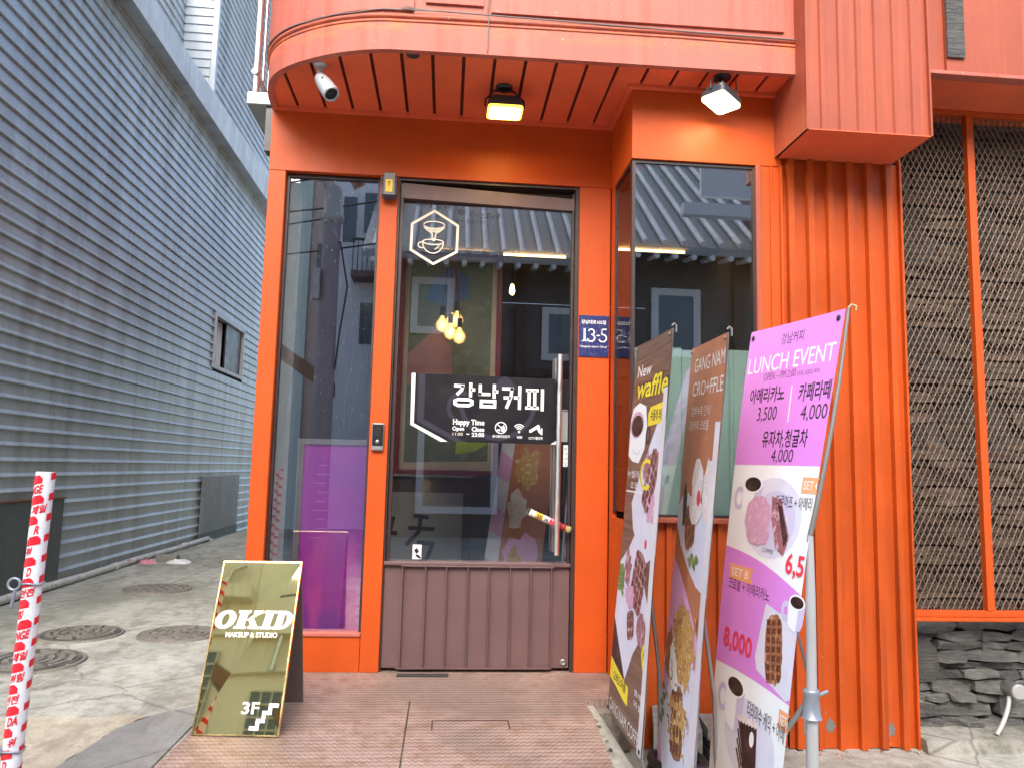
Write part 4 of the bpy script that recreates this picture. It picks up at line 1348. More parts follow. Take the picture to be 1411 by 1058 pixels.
q = MB(); q.lathe([(0.005, 0), (0.005, 0.003)], A.lerp(B_, 0.42) + Vector((-0.004, -0.034, 0.012)), (-0.1, -0.95, 0.3), 10); q.build('screw', 'charcoal', cam)
sp = MB(); sp.lathe([(0.03, 0), (0.028, -0.006), (0.012, -0.009)], (-0.205, -0.60, SOF + 0.0095), (0, 0, 1), 18)
tag(sp.build('smoke_detector', 'charcoal'), 'small dark round stub on the soffit edge', 'ceiling fitting')

def floodlight(label, base, ctr, nrm, yaw, col, strength, size, rim):
    t = thing('floodlight', label, 'floodlight', base, 'floodlights under the canopy')
    N = Vector(nrm).normalized()
    U = Vector((math.cos(yaw), math.sin(yaw), 0))
    U = (U - N * U.dot(N)).normalized()
    V = N.cross(U)
    C0 = Vector(ctr)
    w, h = size
    fr = FR(C0, U, V, N)
    def rrect(w, h, r):
        o = []
        for (cx, cy, a) in ((w - r, h - r, 0), (-w + r, h - r, 90), (-w + r, -h + r, 180), (w - r, -h + r, 270)):
            o += arc(cx, cy, r, r, a, a + 90, 4)
        return o
    q = MB()
    q.prism(fr, rrect(w, h, 0.02), 0.0, -0.022); 
    q.prism(fr, rrect(w * .86, h * .80, 0.02), -0.0222, -0.045)
    for k in range(5):
        q.prism(fr, [(-w * .7, -h * .6 + k * h * .3), (w * .7, -h * .6 + k * h * .3), (w * .7, -h * .6 + k * h * .3 + .003), (-w * .7, -h * .6 + k * h * .3 + .003)], -0.0452, -0.060)
    q.build('housing', 'charcoal', t, bevel=0.003)
    q = MB(); q.prism(fr, rrect(w * .97, h * .94, 0.018), 0.0002, 0.012); q.build('lens_rim', emit('lit_lens_rim', rim, 1.3), t, bevel=0.003)
    q = MB(); q.prism(fr, rrect(w * .86, h * .78, 0.018), 0.0122, 0.0135); q.build('lens', emit('lit_lens', col, strength), t)
    q = MB(); q.lathe([(0.040, 0), (0.040, -0.010), (0.030, -0.016)], Vector(base) + Vector((0, 0, 0.0095)), (0, 0, 1), 20); q.build('base_plate', 'black', t)
    q = MB()
    top = Vector(base) + Vector((0, 0, -0.012))
    P = [fr(-w - .008, 0, -0.02), fr(-w - .008, 0, -0.055), top - U * (w * .55), top + U * (w * .55), fr(w + .008, 0, -0.055), fr(w + .008, 0, -0.02)]
    q.tube(P, 0.0045, 8)
    q.build('bracket', 'black', t)
    return t
floodlight('warm yellow lit floodlight above the door', (0.219, -0.365, SOF), (0.226, -0.345, 2.688), (0.02, -0.10, -1), 0.03, (1.0, 0.66, 0.16), 24, (0.086, 0.062), (1.0, 0.62, 0.06))
floodlight('bright white lit floodlight above the bay window', (1.208, -0.588, SOF), (1.196, -0.605, 2.672), (-0.06, -0.07, -1), 0.70, (1.0, 0.84, 0.52), 15, (0.085, 0.062), (0.95, 0.95, 0.62))
cb = MB()
cb.tube([(1.285, -0.56, SOF + 0.008), (1.282, -0.575, 2.735), (1.275, -0.60, 2.70)], 0.004, 8)
tag(cb.build('lamp_cable', 'rod'), 'short grey cable hanging beside the white floodlight', 'cable')

wire = MB()
P = []
for i, a in enumerate(OUTF):
    b, c = Vector(OUTF[max(0, i - 1)]), Vector(OUTF[min(len(OUTF) - 1, i + 1)])
    t = (c - b).normalized()
    P.append((a[0] + t.y * 0.011, a[1] - t.x * 0.011, 2.966 + 0.004 * math.sin(a[0] * 9 + a[1] * 5) + 0.002 * math.sin(a[0] * 31) - 0.01 * max(0, a[0])))
wire.tube(P, 0.0032, 6)
wire.tube([(0.118, -0.672, 3.6), (0.126, -0.670, 3.08), (0.118, -0.670, 2.99), (0.124, -0.668, 2.93), (0.122, -0.664, 2.80)], 0.0030, 6)
for k in range(3):
    wire.tube([(-0.26 + k * 0.012, -0.668, 2.972 + .006 * k), (-0.20, -0.671, 2.962 + .004 * k), (-0.15 + k * 0.02, -0.668, 2.966)], 0.0022, 5)
tag(wire.build('facade_cable', 'rod'), 'thin dark cable stapled along the curved canopy front', 'cable')

# ------------------------------------------------------------------ mirror gold A-board
ab = thing('a_board_sign', 'mirror gold folding A board sign for a third floor studio', 'a-board', (-0.72, -0.65, 0.0))
BLc, BRc, TLc, TRc = Vector((-0.887, -0.845, 0.001)), Vector((-0.572, -0.868, 0.001)), Vector((-0.864, -0.650, 0.598)), Vector((-0.558, -0.655, 0.598))
Ua = BRc - BLc; Na = (TLc - BLc).cross(Ua).normalized()
if Na.y > 0:
    Na = -Na
def AF(a, b, d=0.0):
    return (BLc * (1 - a) + BRc * a) * (1 - b) + (TLc * (1 - a) + TRc * a) * b + Na * d
q = MB(); q.prism(AF, [(0, 0), (1, 0), (1, 1), (0, 1)], 0.0, -0.012); q.build('front_panel', 'gold', ab)
q = MB()
for pts in ([(0.0, 0.0), (0.016, 0.0), (0.016, 1), (0.0, 1)], [(0.984, 0), (1, 0), (1, 1), (0.984, 1)], [(0.017, 0.0), (0.983, 0.0), (0.983, 0.008), (0.017, 0.008)], [(0.017, 0.99), (0.983, 0.99), (0.983, 1), (0.017, 1)]):
    q.prism(AF, pts, 0.0003, 0.003)
q.build('edge_trim', 'gold_edge', ab)
q = MB()
b0, b1 = Vector((-0.862, -0.450, 0.001)), Vector((-0.560, -0.447, 0.001))
t0, t1 = TLc + Vector((0.004, 0.014, 0)), TRc + Vector((-0.004, 0.014, 0))
th = Vector((0, 0.012, 0))
q.add([b0, b1, t1, t0, b0 - th, b1 - th, t1 - th, t0 - th], [(0, 1, 2, 3), (7, 6, 5, 4), (0, 4, 5, 1), (1, 5, 6, 2), (3, 2, 6, 7), (0, 3, 7, 4)])
q.build('rear_panel', paint('bronze_back', (0.16, 0.125, 0.115), 0.35, metal=0.3, var=0.05), ab)
q = MB(); q.tube([TLc + Vector((0, 0.006, -0.004)), TRc + Vector((0, 0.006, -0.004))], 0.006, 8); q.build('hinge', 'gold_edge', ab)
# lettering: heavy slab italic
ASP = 0.314 / 0.63
def it(a, b):                                                # slant
    return (a + (b - 0.645) * 0.42, b)
q = MB()
def SL(pts, dz=0.0012):
    q.poly(AF, [it(*p_) for p_ in pts], dz)
lo, hi = 0.590, 0.700
xo = 0.155
ou = [it(*p_) for p_ in ell(xo, 0.645, 0.125, 0.056, 30)]
inn = [it(*p_) for p_ in ell(xo, 0.645, 0.042, 0.034, 30)]
for i in range(30):
    j = (i + 1) % 30
    q.add([AF(*ou[i], 0.0012), AF(*ou[j], 0.0012), AF(*inn[j], 0.0012), AF(*inn[i], 0.0012)], [(0, 1, 2, 3)])
# K
SL([(0.285, lo), (0.435, lo), (0.435, lo + .017), (0.410, lo + .017), (0.410, hi - .017), (0.435, hi - .017), (0.435, hi), (0.285, hi), (0.285, hi - .017), (0.310, hi - .017), (0.310, lo + .017), (0.285, lo + .017)])
SL([(0.410, 0.640), (0.495, hi - .017), (0.470, hi - .017), (0.470, hi), (0.590, hi), (0.590, hi - .017), (0.570, hi - .017), (0.490, 0.655), (0.570, lo + .017), (0.595, lo + .017), (0.595, lo), (0.455, lo), (0.455, lo + .017), (0.480, lo + .017), (0.440, 0.640)], 0.0014)
# I
SL([(0.605, lo), (0.745, lo), (0.745, lo + .017), (0.722, lo + .017), (0.722, hi - .017), (0.745, hi - .017), (0.745, hi), (0.605, hi), (0.605, hi - .017), (0.628, hi - .017), (0.628, lo + .017), (0.605, lo + .017)])
# D
SL([(0.755, lo), (0.865, lo), (0.865, lo + .017), (0.862, hi - .017), (0.862, hi), (0.755, hi), (0.755, hi - .017), (0.778, hi - .017), (0.778, lo + .017), (0.755, lo + .017)])
ou = [it(*p_) for p_ in arc(0.850, 0.645, 0.125, 0.055, 90, -90, 20)]
inn = [it(*p_) for p_ in arc(0.862, 0.645, 0.040, 0.036, 90, -90, 20)]
for i in range(20):
    q.add([AF(*ou[i], 0.0013), AF(*ou[i + 1], 0.0013), AF(*inn[i + 1], 0.0013), AF(*inn[i], 0.0013)], [(0, 1, 2, 3)])
q.text(AF, 'MAKEUP & STUDIO', 0.186, 0.541, 0.815, 0.572, 0.0012, 0, 0.03)
q.text(AF, '3F', 0.528, 0.115, 0.730, 0.182, 0.0012, 0, 0.02)
q.build('lettering', 'white_vinyl', ab)
q = MB()
q.stroke(AF, [(0.645, 0.042), (0.735, 0.042), (0.735, 0.082), (0.795, 0.082), (0.795, 0.125), (0.860, 0.125), (0.860, 0.165), (0.955, 0.165)], 0.045, 0.0012, 0, False, ASP)
q.build('stair_icon', 'white_vinyl', ab)

# ------------------------------------------------------------------ striped barrier pole
po = thing('striped_pole', 'leaning pole wrapped in red and white danger tape', 'pole', (-1.175, -1.5, -0.02))
PA, PB = Vector((-1.171, -1.5, -0.02)), Vector((-1.1455, -1.5, 0.947))
pax = (PB - PA).normalized()
PU = Vector((1, 0, 0)); PU = (PU - pax * PU.dot(pax)).normalized(); PV = pax.cross(PU)
RP = 0.0245
def cyl(a, h, d=0.0):                                        # a: metres round from the camera side, h: metres up
    t = a / RP - math.radians(97)
    return PA + pax * h + (RP + d) * (math.cos(t) * PU + math.sin(t) * PV)
HP = (PB - PA).length
q = MB(); q.tube([PA, PB], RP - 0.0005, 24); q.build('tube', 'white', po)
q = MB()
circ = 2 * math.pi * RP
M['tape_white'] = paint('white_tape', (0.76, 0.79, 0.83), 0.3, var=0.06, scale=30, bump=0.25, bscale=40)
M['tape_red'] = paint('red_tape', (0.70, 0.018, 0.035), 0.3, var=0.08, scale=30, bump=0.2, bscale=40)
slope = 0.28
na = 18
def hel(a0, a1, h0, h1, d, mi):
    V, Fc = [], []
    for i in range(na + 1):
        a = a0 + (a1 - a0) * i / na
        s = slope * a
        V += [cyl(a, max(0, min(HP, h0 + s)), d), cyl(a, max(0, min(HP, h1 + s)), d)]
    for i in range(na):
        Fc.append((2 * i, 2 * i + 2, 2 * i + 3, 2 * i + 1))
    q.add(V, Fc, mi, True)
k = 0
step_h = 0.0575
h = -0.10
while h < HP + 0.05:
    hel(-circ / 2, circ / 2, h, h + step_h * 1.02, 0.0006 + 0.0004 * (k % 2), 0)
    h += step_h; k += 1
tape = q.build('tape', 'tape_white', po)
q = MB()
h = -0.10; k = 0
words = ['제일', 'NGE', '험', '안전', 'D', '위', 'DA', '안전', '위험', '제일', 'NGE', '험', '안전', 'D', '위', 'R', '제일', 'NGE', '험', '안전']
while h < HP + 0.05:
    rr2 = random.Random(k * 7 + 1)
    # red chevrons: short slanted blocks at the edges of each turn
    a0 = rr2.uniform(-0.030, -0.012)
    for (c0, c1) in ((a0, a0 + 0.038),):
        V, Fc = [], []
        for i in range(9):
            a = c0 + (c1 - c0) * i / 8
            s = slope * a
            wob = 0.012 * min(1, 2.2 * (1 - abs(2 * i / 8 - 1)))
            V += [cyl(a, max(0, min(HP, h + s - 0.001)), 0.0018), cyl(a, max(0, min(HP, h + s + 0.012 + wob)), 0.0018)]
        for i in range(8):
            Fc.append((2 * i, 2 * i + 2, 2 * i + 3, 2 * i + 1))
        q.add(V, Fc, 0, True)
    for (c0, c1) in ((-circ * .5, -0.031), (0.028, circ * .5)):
        V, Fc = [], []
        for i in range(13):
            a = c0 + (c1 - c0) * i / 12
            s = slope * a
            V += [cyl(a, max(0, min(HP, h + s + 0.002)), 0.0018), cyl(a, max(0, min(HP, h + s + 0.022)), 0.0018)]
        for i in range(12):
            Fc.append((2 * i, 2 * i + 2, 2 * i + 3, 2 * i + 1))
        q.add(V, Fc, 0, True)
    if 0.05 < h < HP - 0.06:
        wd = words[k % len(words)]
        ww = 0.019 * len(wd) if wd[0] > 'z' else 0.0125 * len(wd)
        off = rr2.uniform(-0.010, 0.010)
        q.text(lambda x, y, d, hh=h: cyl(x, hh + slope * x + y, 0.0021), wd, off - ww / 2, 0.0285, off + ww / 2, 0.0525, 0, 0, 0.035, 0.2)
    h += step_h; k += 1
q.build('red_print', 'tape_red', po)
M['wire'] = paint('blue_grey_wire', (0.30, 0.34, 0.40), 0.4, metal=0.5)
for hz_, s in ((0.655, 1.0), (0.205, 1.15)):
    c = PA + pax * hz_
    q = MB()
    q.tube([c + (RP + 0.004) * (math.cos(t) * PU + math.sin(t) * PV) + pax * 0.002 * math.sin(3 * t) for t in (2 * math.pi * i / 20 for i in range(20))], 0.003, 6, 0, True, True)
    q.tube([c + Vector((-0.038, -0.018, 0.0)) + 0.016 * s * Vector((math.cos(t), -0.3, math.sin(t))) for t in (2 * math.pi * i / 16 for i in range(16))], 0.0038, 6, 0, True, True)
    q.tube([c + Vector((-0.034, -0.022, -0.012)), c + Vector((-0.036, -0.024, -0.035)), c + Vector((-0.040, -0.022, -0.062 * s))], 0.0042, 6)
    q.build('wire_tie', 'wire', po)

# ------------------------------------------------------------------ banners
BN = {1: ((.85, -.465, 1.55), (.841, -1.03, 1.53), (.734, -.433, -.04), (.733, -1.0, -.04), 0.0),
      2: ((1.06, -.60, 1.526), (.992, -1.2, 1.491), (.862, -.75, -.12), (.79, -1.37, -.12), 0.0),
      3: ((1.268, -.75, 1.58), (1.376, -1.31, 1.57), (1.003, -.95, -.09), (1.0, -1.52, -.09), 0.02)}
def banner_frame(k):
    TL, TR, BL, BR = (Vector(v) for v in BN[k][:4])
    bow = BN[k][4]
    n = (BR - BL).cross(TL - BL).normalized()
    if n.x > 0:
        n = -n
    def f(s, t, d=0.0):
        p_ = (BL * (1 - s) + BR * s) * (1 - t) + (TL * (1 - s) + TR * s) * t
        sag = bow * math.sin(math.pi * t) + 0.0016 * math.sin(9 * t + 4 * s)
        return p_ + n * (sag + d)
    BOWED.add(f)
    return f, n
ASB = 0.57 / 1.67                                            # s units are wider than t units
LY = 0.00042
lin01 = [i / 10 for i in range(11)]
def food(name, base, dark, light, scale=120.0, bump=0.0):
    b = NB(name)
    v = b.mapped((1, 1, 1))
    n1 = b.noise(v, scale, 5.0, 0.7)
    n2 = b.noise(v, scale * .3, 4.0)
    c = b.mix(b.rng(n1, 0.38, 0.6), dark, base)
    c = b.mix(b.rng(n2, 0.52, 0.68), c, light)
    return b.out(c, 0.5)
M['b_violet'] = paint('orchid_print', (0.70, 0.27, 0.80), 0.42, var=0.02, bump=0)
M['b_white'] = paint('pale_print', (0.86, 0.95, 0.98), 0.42, var=0.02, bump=0)
M['b_lilac'] = paint('lilac_shade_print', (0.60, 0.60, 0.82), 0.42, var=0.04, scale=14, bump=0)
M['b_plate'] = paint('plate_print', (0.70, 0.74, 0.88), 0.42, var=0.05, scale=10, bump=0)
M['b_coffee'] = food('coffee_print', (0.03, 0.016, 0.014), (0.012, 0.008, 0.008), (0.09, 0.05, 0.03), 60)
M['b_waffle'] = food('waffle_print', (0.40, 0.19, 0.09), (0.20, 0.075, 0.035), (0.58, 0.34, 0.19), 90)
M['b_waffle_dk'] = food('waffle_pocket_print', (0.17, 0.06, 0.03), (0.09, 0.03, 0.015), (0.30, 0.13, 0.06), 90)
M['b_pinkwaf'] = food('berry_waffle_print', (0.44, 0.20, 0.24), (0.20, 0.06, 0.07), (0.70, 0.50, 0.58), 110)
M['b_cream'] = food('cream_print', (0.82, 0.76, 0.74), (0.70, 0.58, 0.58), (0.88, 0.86, 0.86), 60)
M['b_noodle'] = food('golden_crumb_print', (0.66, 0.42, 0.14), (0.40, 0.20, 0.05), (0.82, 0.66, 0.36), 130)
M['b_choc'] = food('chocolate_print', (0.06, 0.03, 0.03), (0.03, 0.015, 0.015), (0.14, 0.07, 0.06), 70)
M['b_pinkmac'] = food('pink_macaron_print', (0.68, 0.42, 0.60), (0.55, 0.30, 0.46), (0.78, 0.60, 0.74), 140)
M['b_orange_tag'] = paint('orange_tag_print', (0.86, 0.42, 0.20), 0.42, bump=0)
M['b_pink'] = paint('pink_violet_print', (0.74, 0.42, 0.74), 0.42, var=0.03, bump=0)
M['b_terra'] = food('terracotta_print', (0.50, 0.20, 0.105), (0.47, 0.18, 0.09), (0.54, 0.23, 0.12), 30)
M['b_green'] = food('green_leaf_print', (0.20, 0.30, 0.10), (0.10, 0.17, 0.05), (0.35, 0.45, 0.2), 60)
M['b_yellow'] = paint('yellow_print', (0.88, 0.74, 0.04), 0.42, bump=0)
M['b_red'] = paint('red_print', (0.78, 0.05, 0.09), 0.42, bump=0)
M['b_edge_glare'] = paint('edge_glare_tone', (0.70, 0.70, 0.74), 0.6, bump=0)  # pale tone with the sky glare on the curled banner edges painted in
def wood_print():
    b = NB('wood_print')
    v = b.mapped((6, 2.2, 55))
    n1 = b.noise(v, 1.0, 6.0, 0.65)
    c = b.mix(b.rng(n1, 0.3, 0.7), (0.10, 0.055, 0.035), (0.27, 0.165, 0.115))
    return b.out(c, 0.45)
M['b_wood'] = wood_print()
def wf(mb, f, cx, cy, a, bx, cells, mi_base, mi_pk, d, rot=0.0, persp=1.0):
    """a waffle drawn as a slab with rows of sunk pockets; a, bx half sizes in metres"""
    cr_, sr_ = math.cos(rot), math.sin(rot)
    def g_(u, v, dd=0.0):
        x, y = u * cr_ - v * sr_, u * sr_ + v * cr_
        return f(cx + x / 0.57, cy + y / 1.67, dd)
    rr3 = random.Random(int(cx * 999 + cy * 77))
    n = 28
    rim = []
    for i in range(n):
        t = 2 * math.pi * i / n
        k_ = 1 + rr3.uniform(-.06, .06)
        m_ = (abs(math.cos(t)) ** 4 + abs(math.sin(t)) ** 4) ** -.25
        rim.append((a * m_ * k_ * math.cos(t), bx * m_ * k_ * math.sin(t)))
    mb.poly(g_, rim, d, mi_base)
    cu, cv = cells
    for i in range(cu):
        for j in range(cv):
            u = (-1 + (2 * i + 1) / cu) * a * .92; v = (-1 + (2 * j + 1) / cv) * bx * .92
            w_, h_ = a / cu * .62, bx / cv * .62
            jj = lambda: rr3.uniform(-.12, .12)
            mb.poly(g_, [(u - w_ * (1 + jj()), v - h_), (u + w_, v - h_ * (1 + jj())), (u + w_ * (1 + jj()), v + h_), (u - w_, v + h_ * (1 + jj()))], d + .0006, mi_pk)
def cup(mb, f, cx, cy, w, h, d, mi_cup, mi_shade, mi_cof, handle=-1):
    """coffee mug: rounded body, ellipse mouth, handle; w,h in metres"""
    S = lambda u, v: (cx + u / 0.57, cy + v / 1.67)
    body = [S(-w, h * .55)] + [S(*p_) for p_ in arc(0, h * .55, w, w * .42, 180, 0, 12)] + [S(w, h * .55), S(w * .92, -h * .5), S(w * .7, -h * .85), S(0, -h), S(-w * .7, -h * .85), S(-w * .92, -h * .5)]
    mb.stroke(f, [S(*p_) for p_ in ell(handle * (w + w * .28), -h * .05, w * .42, h * .42, 16)], 0.018 / .57, d, mi_shade, True, ASB)
    mb.poly(f, body, d + LY, mi_cup)
    mb.poly(f, [S(w * .25, h * .5), S(w, h * .55), S(w * .92, -h * .5), S(w * .7, -h * .85), S(w * .2, -h * .96)], d + LY * 1.3, mi_shade)
    mb.poly(f, [S(*p_) for p_ in ell(0, h * .62, w * .95, w * .46, 20)], d + LY * 1.6, mi_cup)
    mb.poly(f, [S(*p_) for p_ in ell(0.0, h * .60, w * .80, w * .36, 20)], d + LY * 2.0, mi_cof)

def stand_x(k, root, f, n):
    """x-shaped spring rods behind a banner, hub in the middle, hooks at the corners, rear leg"""
    hub = f(0.5, 0.42, -0.045)
    q = MB(); q.tube([hub + Vector((0, 0, -0.02)), hub + Vector((0, 0, 0.02))], 0.014, 12); q.build('hub', 'black', root)
    for (s, t) in ((0, 1), (1, 1), (0, 0), (1, 0)):
        e = f(s, t, -0.003)
        mid = hub.lerp(e, 0.55) - n * 0.02
        P = [(1 - u) ** 2 * hub + 2 * u * (1 - u) * mid + u * u * e for u in (i / 12 for i in range(13))]
        q = MB(); q.tube(P, [0.0052 - 0.0018 * i / 12 for i in range(13)], 8)
        q.build('rod', 'rod', root)
        q = MB()
        if s and t: q.tube([e + n * 0.004 + Vector((0, 0, 0.010)), e + Vector((0.004, 0, 0.020)), e - n * 0.012 + Vector((0, 0, 0.014)), e - n * 0.012 - Vector((0, 0, 0.012))], 0.0042, 8)
        q.lathe([(0.008, 0), (0.008, 0.003), (0.004, 0.004)], f(min(.965, max(.035, s)), min(.988, max(.012, t)), 0.0035), n, 12)
        q.build('corner_hook', 'rod' if t else 'black', root)
    foot = hub - n * 0.06
    foot.z = -0.195
    q = MB(); q.tube([hub, hub.lerp(foot, 0.5) - n * 0.02, foot], 0.008, 8); q.build('rear_leg', 'steel_grey', root)
    for s in (0, 1):
        e = f(s, 0, -0.003)
        q = MB(); q.tube([e, e - n * 0.02 + Vector((0, 0, -0.07)), Vector((e.x + 0.01, e.y, ground_z(e.x, e.y)))], 0.006, 8); q.build('front_leg', 'steel_grey', root)

# --- banner with the wood background
f, n = banner_frame(1)
b1 = thing('x_banner', 'wood patterned waffle banner, leftmost of the three, beside the door', 'banner', (0.74, -0.7, -0.19), 'standing banners')
q = MB(); q.grid(f, lin01, [i / 24 for i in range(25)], 0, 0); q.build('print_panel', 'b_wood', b1)
q = MB()
# violet-grey top corner glow, cups, plates
mm = ['b_lilac', 'b_plate', 'b_coffee', 'b_pinkwaf', 'b_waffle_dk', 'b_green', 'b_yellow', 'b_choc', 'b_white', 'b_red', 'b_pinkmac']
q.poly(f, [(-.0, .79), (0.06, .822), (0.25, .835), (0.45, .822), (0.52, .77), (0.50, .71), (0.36, .672), (0.16, .675), (0.0, .69)], LY, 8, .12)
q.poly(f, ell(0.22, .775, 0.21, .036), LY * 2, 10); q.poly(f, ell(0.23, .772, 0.18, .029), LY * 2.6, 2)
q.stroke(f, arc(0.27, .718, .13, .022, 200, 340, 10), .008, LY * 2, 0, False, ASB)
q.stroke(f, ell(0.57, .745, .05, .02, 14), .03, LY, 7, True, ASB)
q.poly(f, [(.86, .80), (.23, .565), (.33, .50), (.52, .455), (.70, .42), (1.0, .46), (1.0, .78)], LY, 1, .12)
wf(q, f, .74, .63, .075, .14, (3, 6), 3, 4, LY * 2, -0.5)
q.poly(f, blob(.62, .665, .10, .04, 9, .3), LY * 3.4, 3); q.poly(f, blob(.80, .56, .12, .035, 5, .3), LY * 3.4, 10)
q.poly(f, ell(.74, .475, .03, .012), LY * 3, 9)
q.stroke(f, arc(.62, .645, .17, .035, 60, 310, 18), .030, LY * 4, 6, False, ASB)
q.poly(f, [(.42, .49), (.25, .445), (.02, .40), (.0, .25), (.20, .19), (.44, .122), (.60, .20), (.98, .31), (.70, .40)], LY * 1.2, 1, .12)
wf(q, f, .60, .375, .10, .125, (4, 5), 3, 4, LY * 3, -0.35)
wf(q, f, .48, .262, .055, .06, (3, 3), 3, 4, LY * 4, 0.3)
q.poly(f, blob(.28, .39, .10, .05, 8, .3), LY * 4.6, 3)
q.poly(f, blob(.40, .33, .13, .03, 3, .25), LY * 4.8, 10); q.poly(f, blob(.78, .27, .12, .04, 6, .2), LY * 4.4, 3)
for i in range(4):
    q.stroke(f, [(.02, .385 - i * .018), (.12, .39 - i * .018), (.20, .372 - i * .018)], .05, LY * 3.6, 5, False, ASB)
q.stroke(f, [(.84, .29), (.88, .25), (.85, .22), (.90, .19)], .05, LY * 3.6, 6, False, ASB)
q.poly(f, [(0, .285), (.06, .27), (.18, .21), (.30, .165), (.42, .125), (.25, .10), (0, .09)], LY * .8, 7, .12)
q.build('food_pictures', mm, b1)
q = MB()
q.poly(f, [(.54, .768), (.92, .775), (.96, .79), (.93, .826), (.58, .818), (.53, .80)], LY * 2, 0)
q.build('yellow_tag', 'b_yellow', b1)
q = MB()
q.poly(f, [(0, .145), (.15, .135), (.40, .12), (.56, .115), (.57, .07), (.45, .072), (.2, .085), (0, .09)], LY * 2, 0)
q.build('yellow_tag', 'b_yellow', b1)
q = MB()
q.text(f, 'New', .107, .905, .515, .938, LY * 2.5, 0, .01, .1)
q.text(f, '누텔라', .02, .632, .42, .652, LY * 2.5, 0, .0); q.text(f, '초코', .15, .605, .38, .622, LY * 2.5, 0, .0)
q.stroke(f, [(.02, .594), (.55, .596)], .012, LY * 2.5, 0, False, ASB)
q.text(f, '플레인', .72, .115, .99, .13, LY * 2.5, 0); q.text(f, '와플', .72, .09, .94, .105, LY * 2.5, 0)
q.text(f, 'GANG NAM COFFEE', .055, .012, .96, .043, LY * 2.5, 0, -.006)
q.build('white_lettering', 'white_vinyl', b1)
q = MB(); q.text(f, 'waffle', .155, .848, 1.02, .905, LY * 2.2, 0, .035, .15); q.build('word_shadow', 'ink', b1)
q = MB(); q.text(f, 'waffle', .145, .846, .99, .902, LY * 3.2, 0, .02, .15); q.build('yellow_word', 'b_yellow', b1)
q = MB(); q.text(f, '수플레 와플', .60, .782, .93, .81, LY * 3.2, 0, .01); q.text(f, '오레오와플', .12, .092, .50, .118, LY * 3.2, 0, .01); q.build('black_lettering', 'ink', b1)
q = MB(); q.grid(lambda s, t, d: f(s, t, d), [.90, .93, .96, 1.0], [i / 24 * .86 for i in range(25)], LY * 5.5); q.build('edge_strip', 'b_edge_glare', b1)  # glare along the curled edge, laid on as a flat pale strip
stand_x(1, b1, f, n)

# --- terracotta banner
f, n = banner_frame(2)
b2 = thing('x_banner', 'terracotta and lilac croffle banner, middle one of the three', 'banner', (0.84, -1.05, -0.2), 'standing banners')
q = MB(); q.grid(f, lin01, [i / 24 for i in range(25)], 0, 0); q.build('print_panel', 'b_terra', b2)
q = MB()
mm = ['b_pink', 'b_plate', 'b_cream', 'b_noodle', 'b_waffle', 'b_waffle_dk', 'b_green', 'b_red', 'b_white', 'b_choc', 'b_pinkmac']
edge = lambda s: .465 - .10 * s - .06 * s * s
q.band(f, lambda s: 0.0, edge, 12, 20, LY, 0)
q.poly(f, [(-.0, .59), (.10, .615), (.30, .63), (.55, .60), (1.0, .60), (1.0, .43), (.72, .435), (.45, .46), (.18, .50), (.0, .545)], LY, 1, .12)
wf(q, f, .42, .555, .085, .085, (4, 4), 4, 5, LY * 3, .35)
q.poly(f, blob(.22, .60, .07, .045, 4, .25), LY * 4.2, 9)
q.poly(f, blob(.55, .655, .15, .062, 12, .1), LY * 5, 2); q.poly(f, blob(.55, .60, .19, .035, 2, .12), LY * 5.4, 2); q.poly(f, blob(.84, .65, .13, .07, 3, .1), LY * 5, 2)
q.poly(f, ell(.62, .625, .05, .018), LY * 6.2, 7)
for i in range(4):
    q.poly(f, blob(.50 + i * .06, .478 + .012 * (i % 2), .05, .010, 30 + i, .3), LY * 4.4, 6)
q.poly(f, [(-.0, .25), (.15, .27), (.42, .30), (.80, .28), (1.0, .24), (1.0, .0), (.22, .0), (.0, .075)], LY * 2, 1, .12)
q.poly(f, blob(.14, .245, .13, .055, 8, .2), LY * 3.6, 4); q.poly(f, blob(.10, .195, .10, .04, 18, .25), LY * 3.4, 10)
q.poly(f, blob(.34, .245, .17, .06, 22, .08), LY * 4.4, 8)
q.poly(f, blob(.50, .315, .31, .062, 31, .14, 34), LY * 5.2, 3); q.poly(f, blob(.58, .262, .20, .05, 32, .2, 30), LY * 5.4, 3)
wf(q, f, .50, .135, .095, .12, (4, 4), 4, 5, LY * 3.4, .25); q.poly(f, blob(.52, .15, .2, .05, 44, .3), LY * 4.8, 3)
rr3 = random.Random(2)
for i in range(70):
    a, b = rr3.uniform(.22, .80), rr3.uniform(.08, .37)
    t = rr3.uniform(0, 3.1)
    q.stroke(f, [(a, b), (a + .05 * math.cos(t), b + .016 * math.sin(t)), (a + .09 * math.cos(t + .7), b + .028 * math.sin(t + .7))], .016, LY * 6.0, 3 if i % 3 else 4, False, ASB)
for i in range(5):
    q.poly(f, ell(.05 + .05 * (i % 2), .165 - i * .018, .05, .008), LY * 4.2, 6)
q.build('food_pictures', mm, b2)
q = MB()
q.text(f, 'GANG NAM', .155, .930, .985, .966, LY * 2.5, 0, .0)
q.text(f, 'CRO+FFLE', .165, .868, .985, .904, LY * 2.5, 0, .0)
q.text(f, '겉바속촉 간식', .18, .817, .70, .842, LY * 2.5, 0, -.004); q.text(f, '강남커피 크로플', .15, .782, .70, .806, LY * 2.5, 0, -.004)
q.build('white_lettering', 'white_vinyl', b2)
q = MB(); q.grid(f, [.88, .92, .96, 1.0], [i / 24 * .80 for i in range(25)], LY * 7); q.build('edge_strip', 'b_edge_glare', b2)  # flat pale strip for the glare on this banner's curled edge
stand_x(2, b2, f, n)

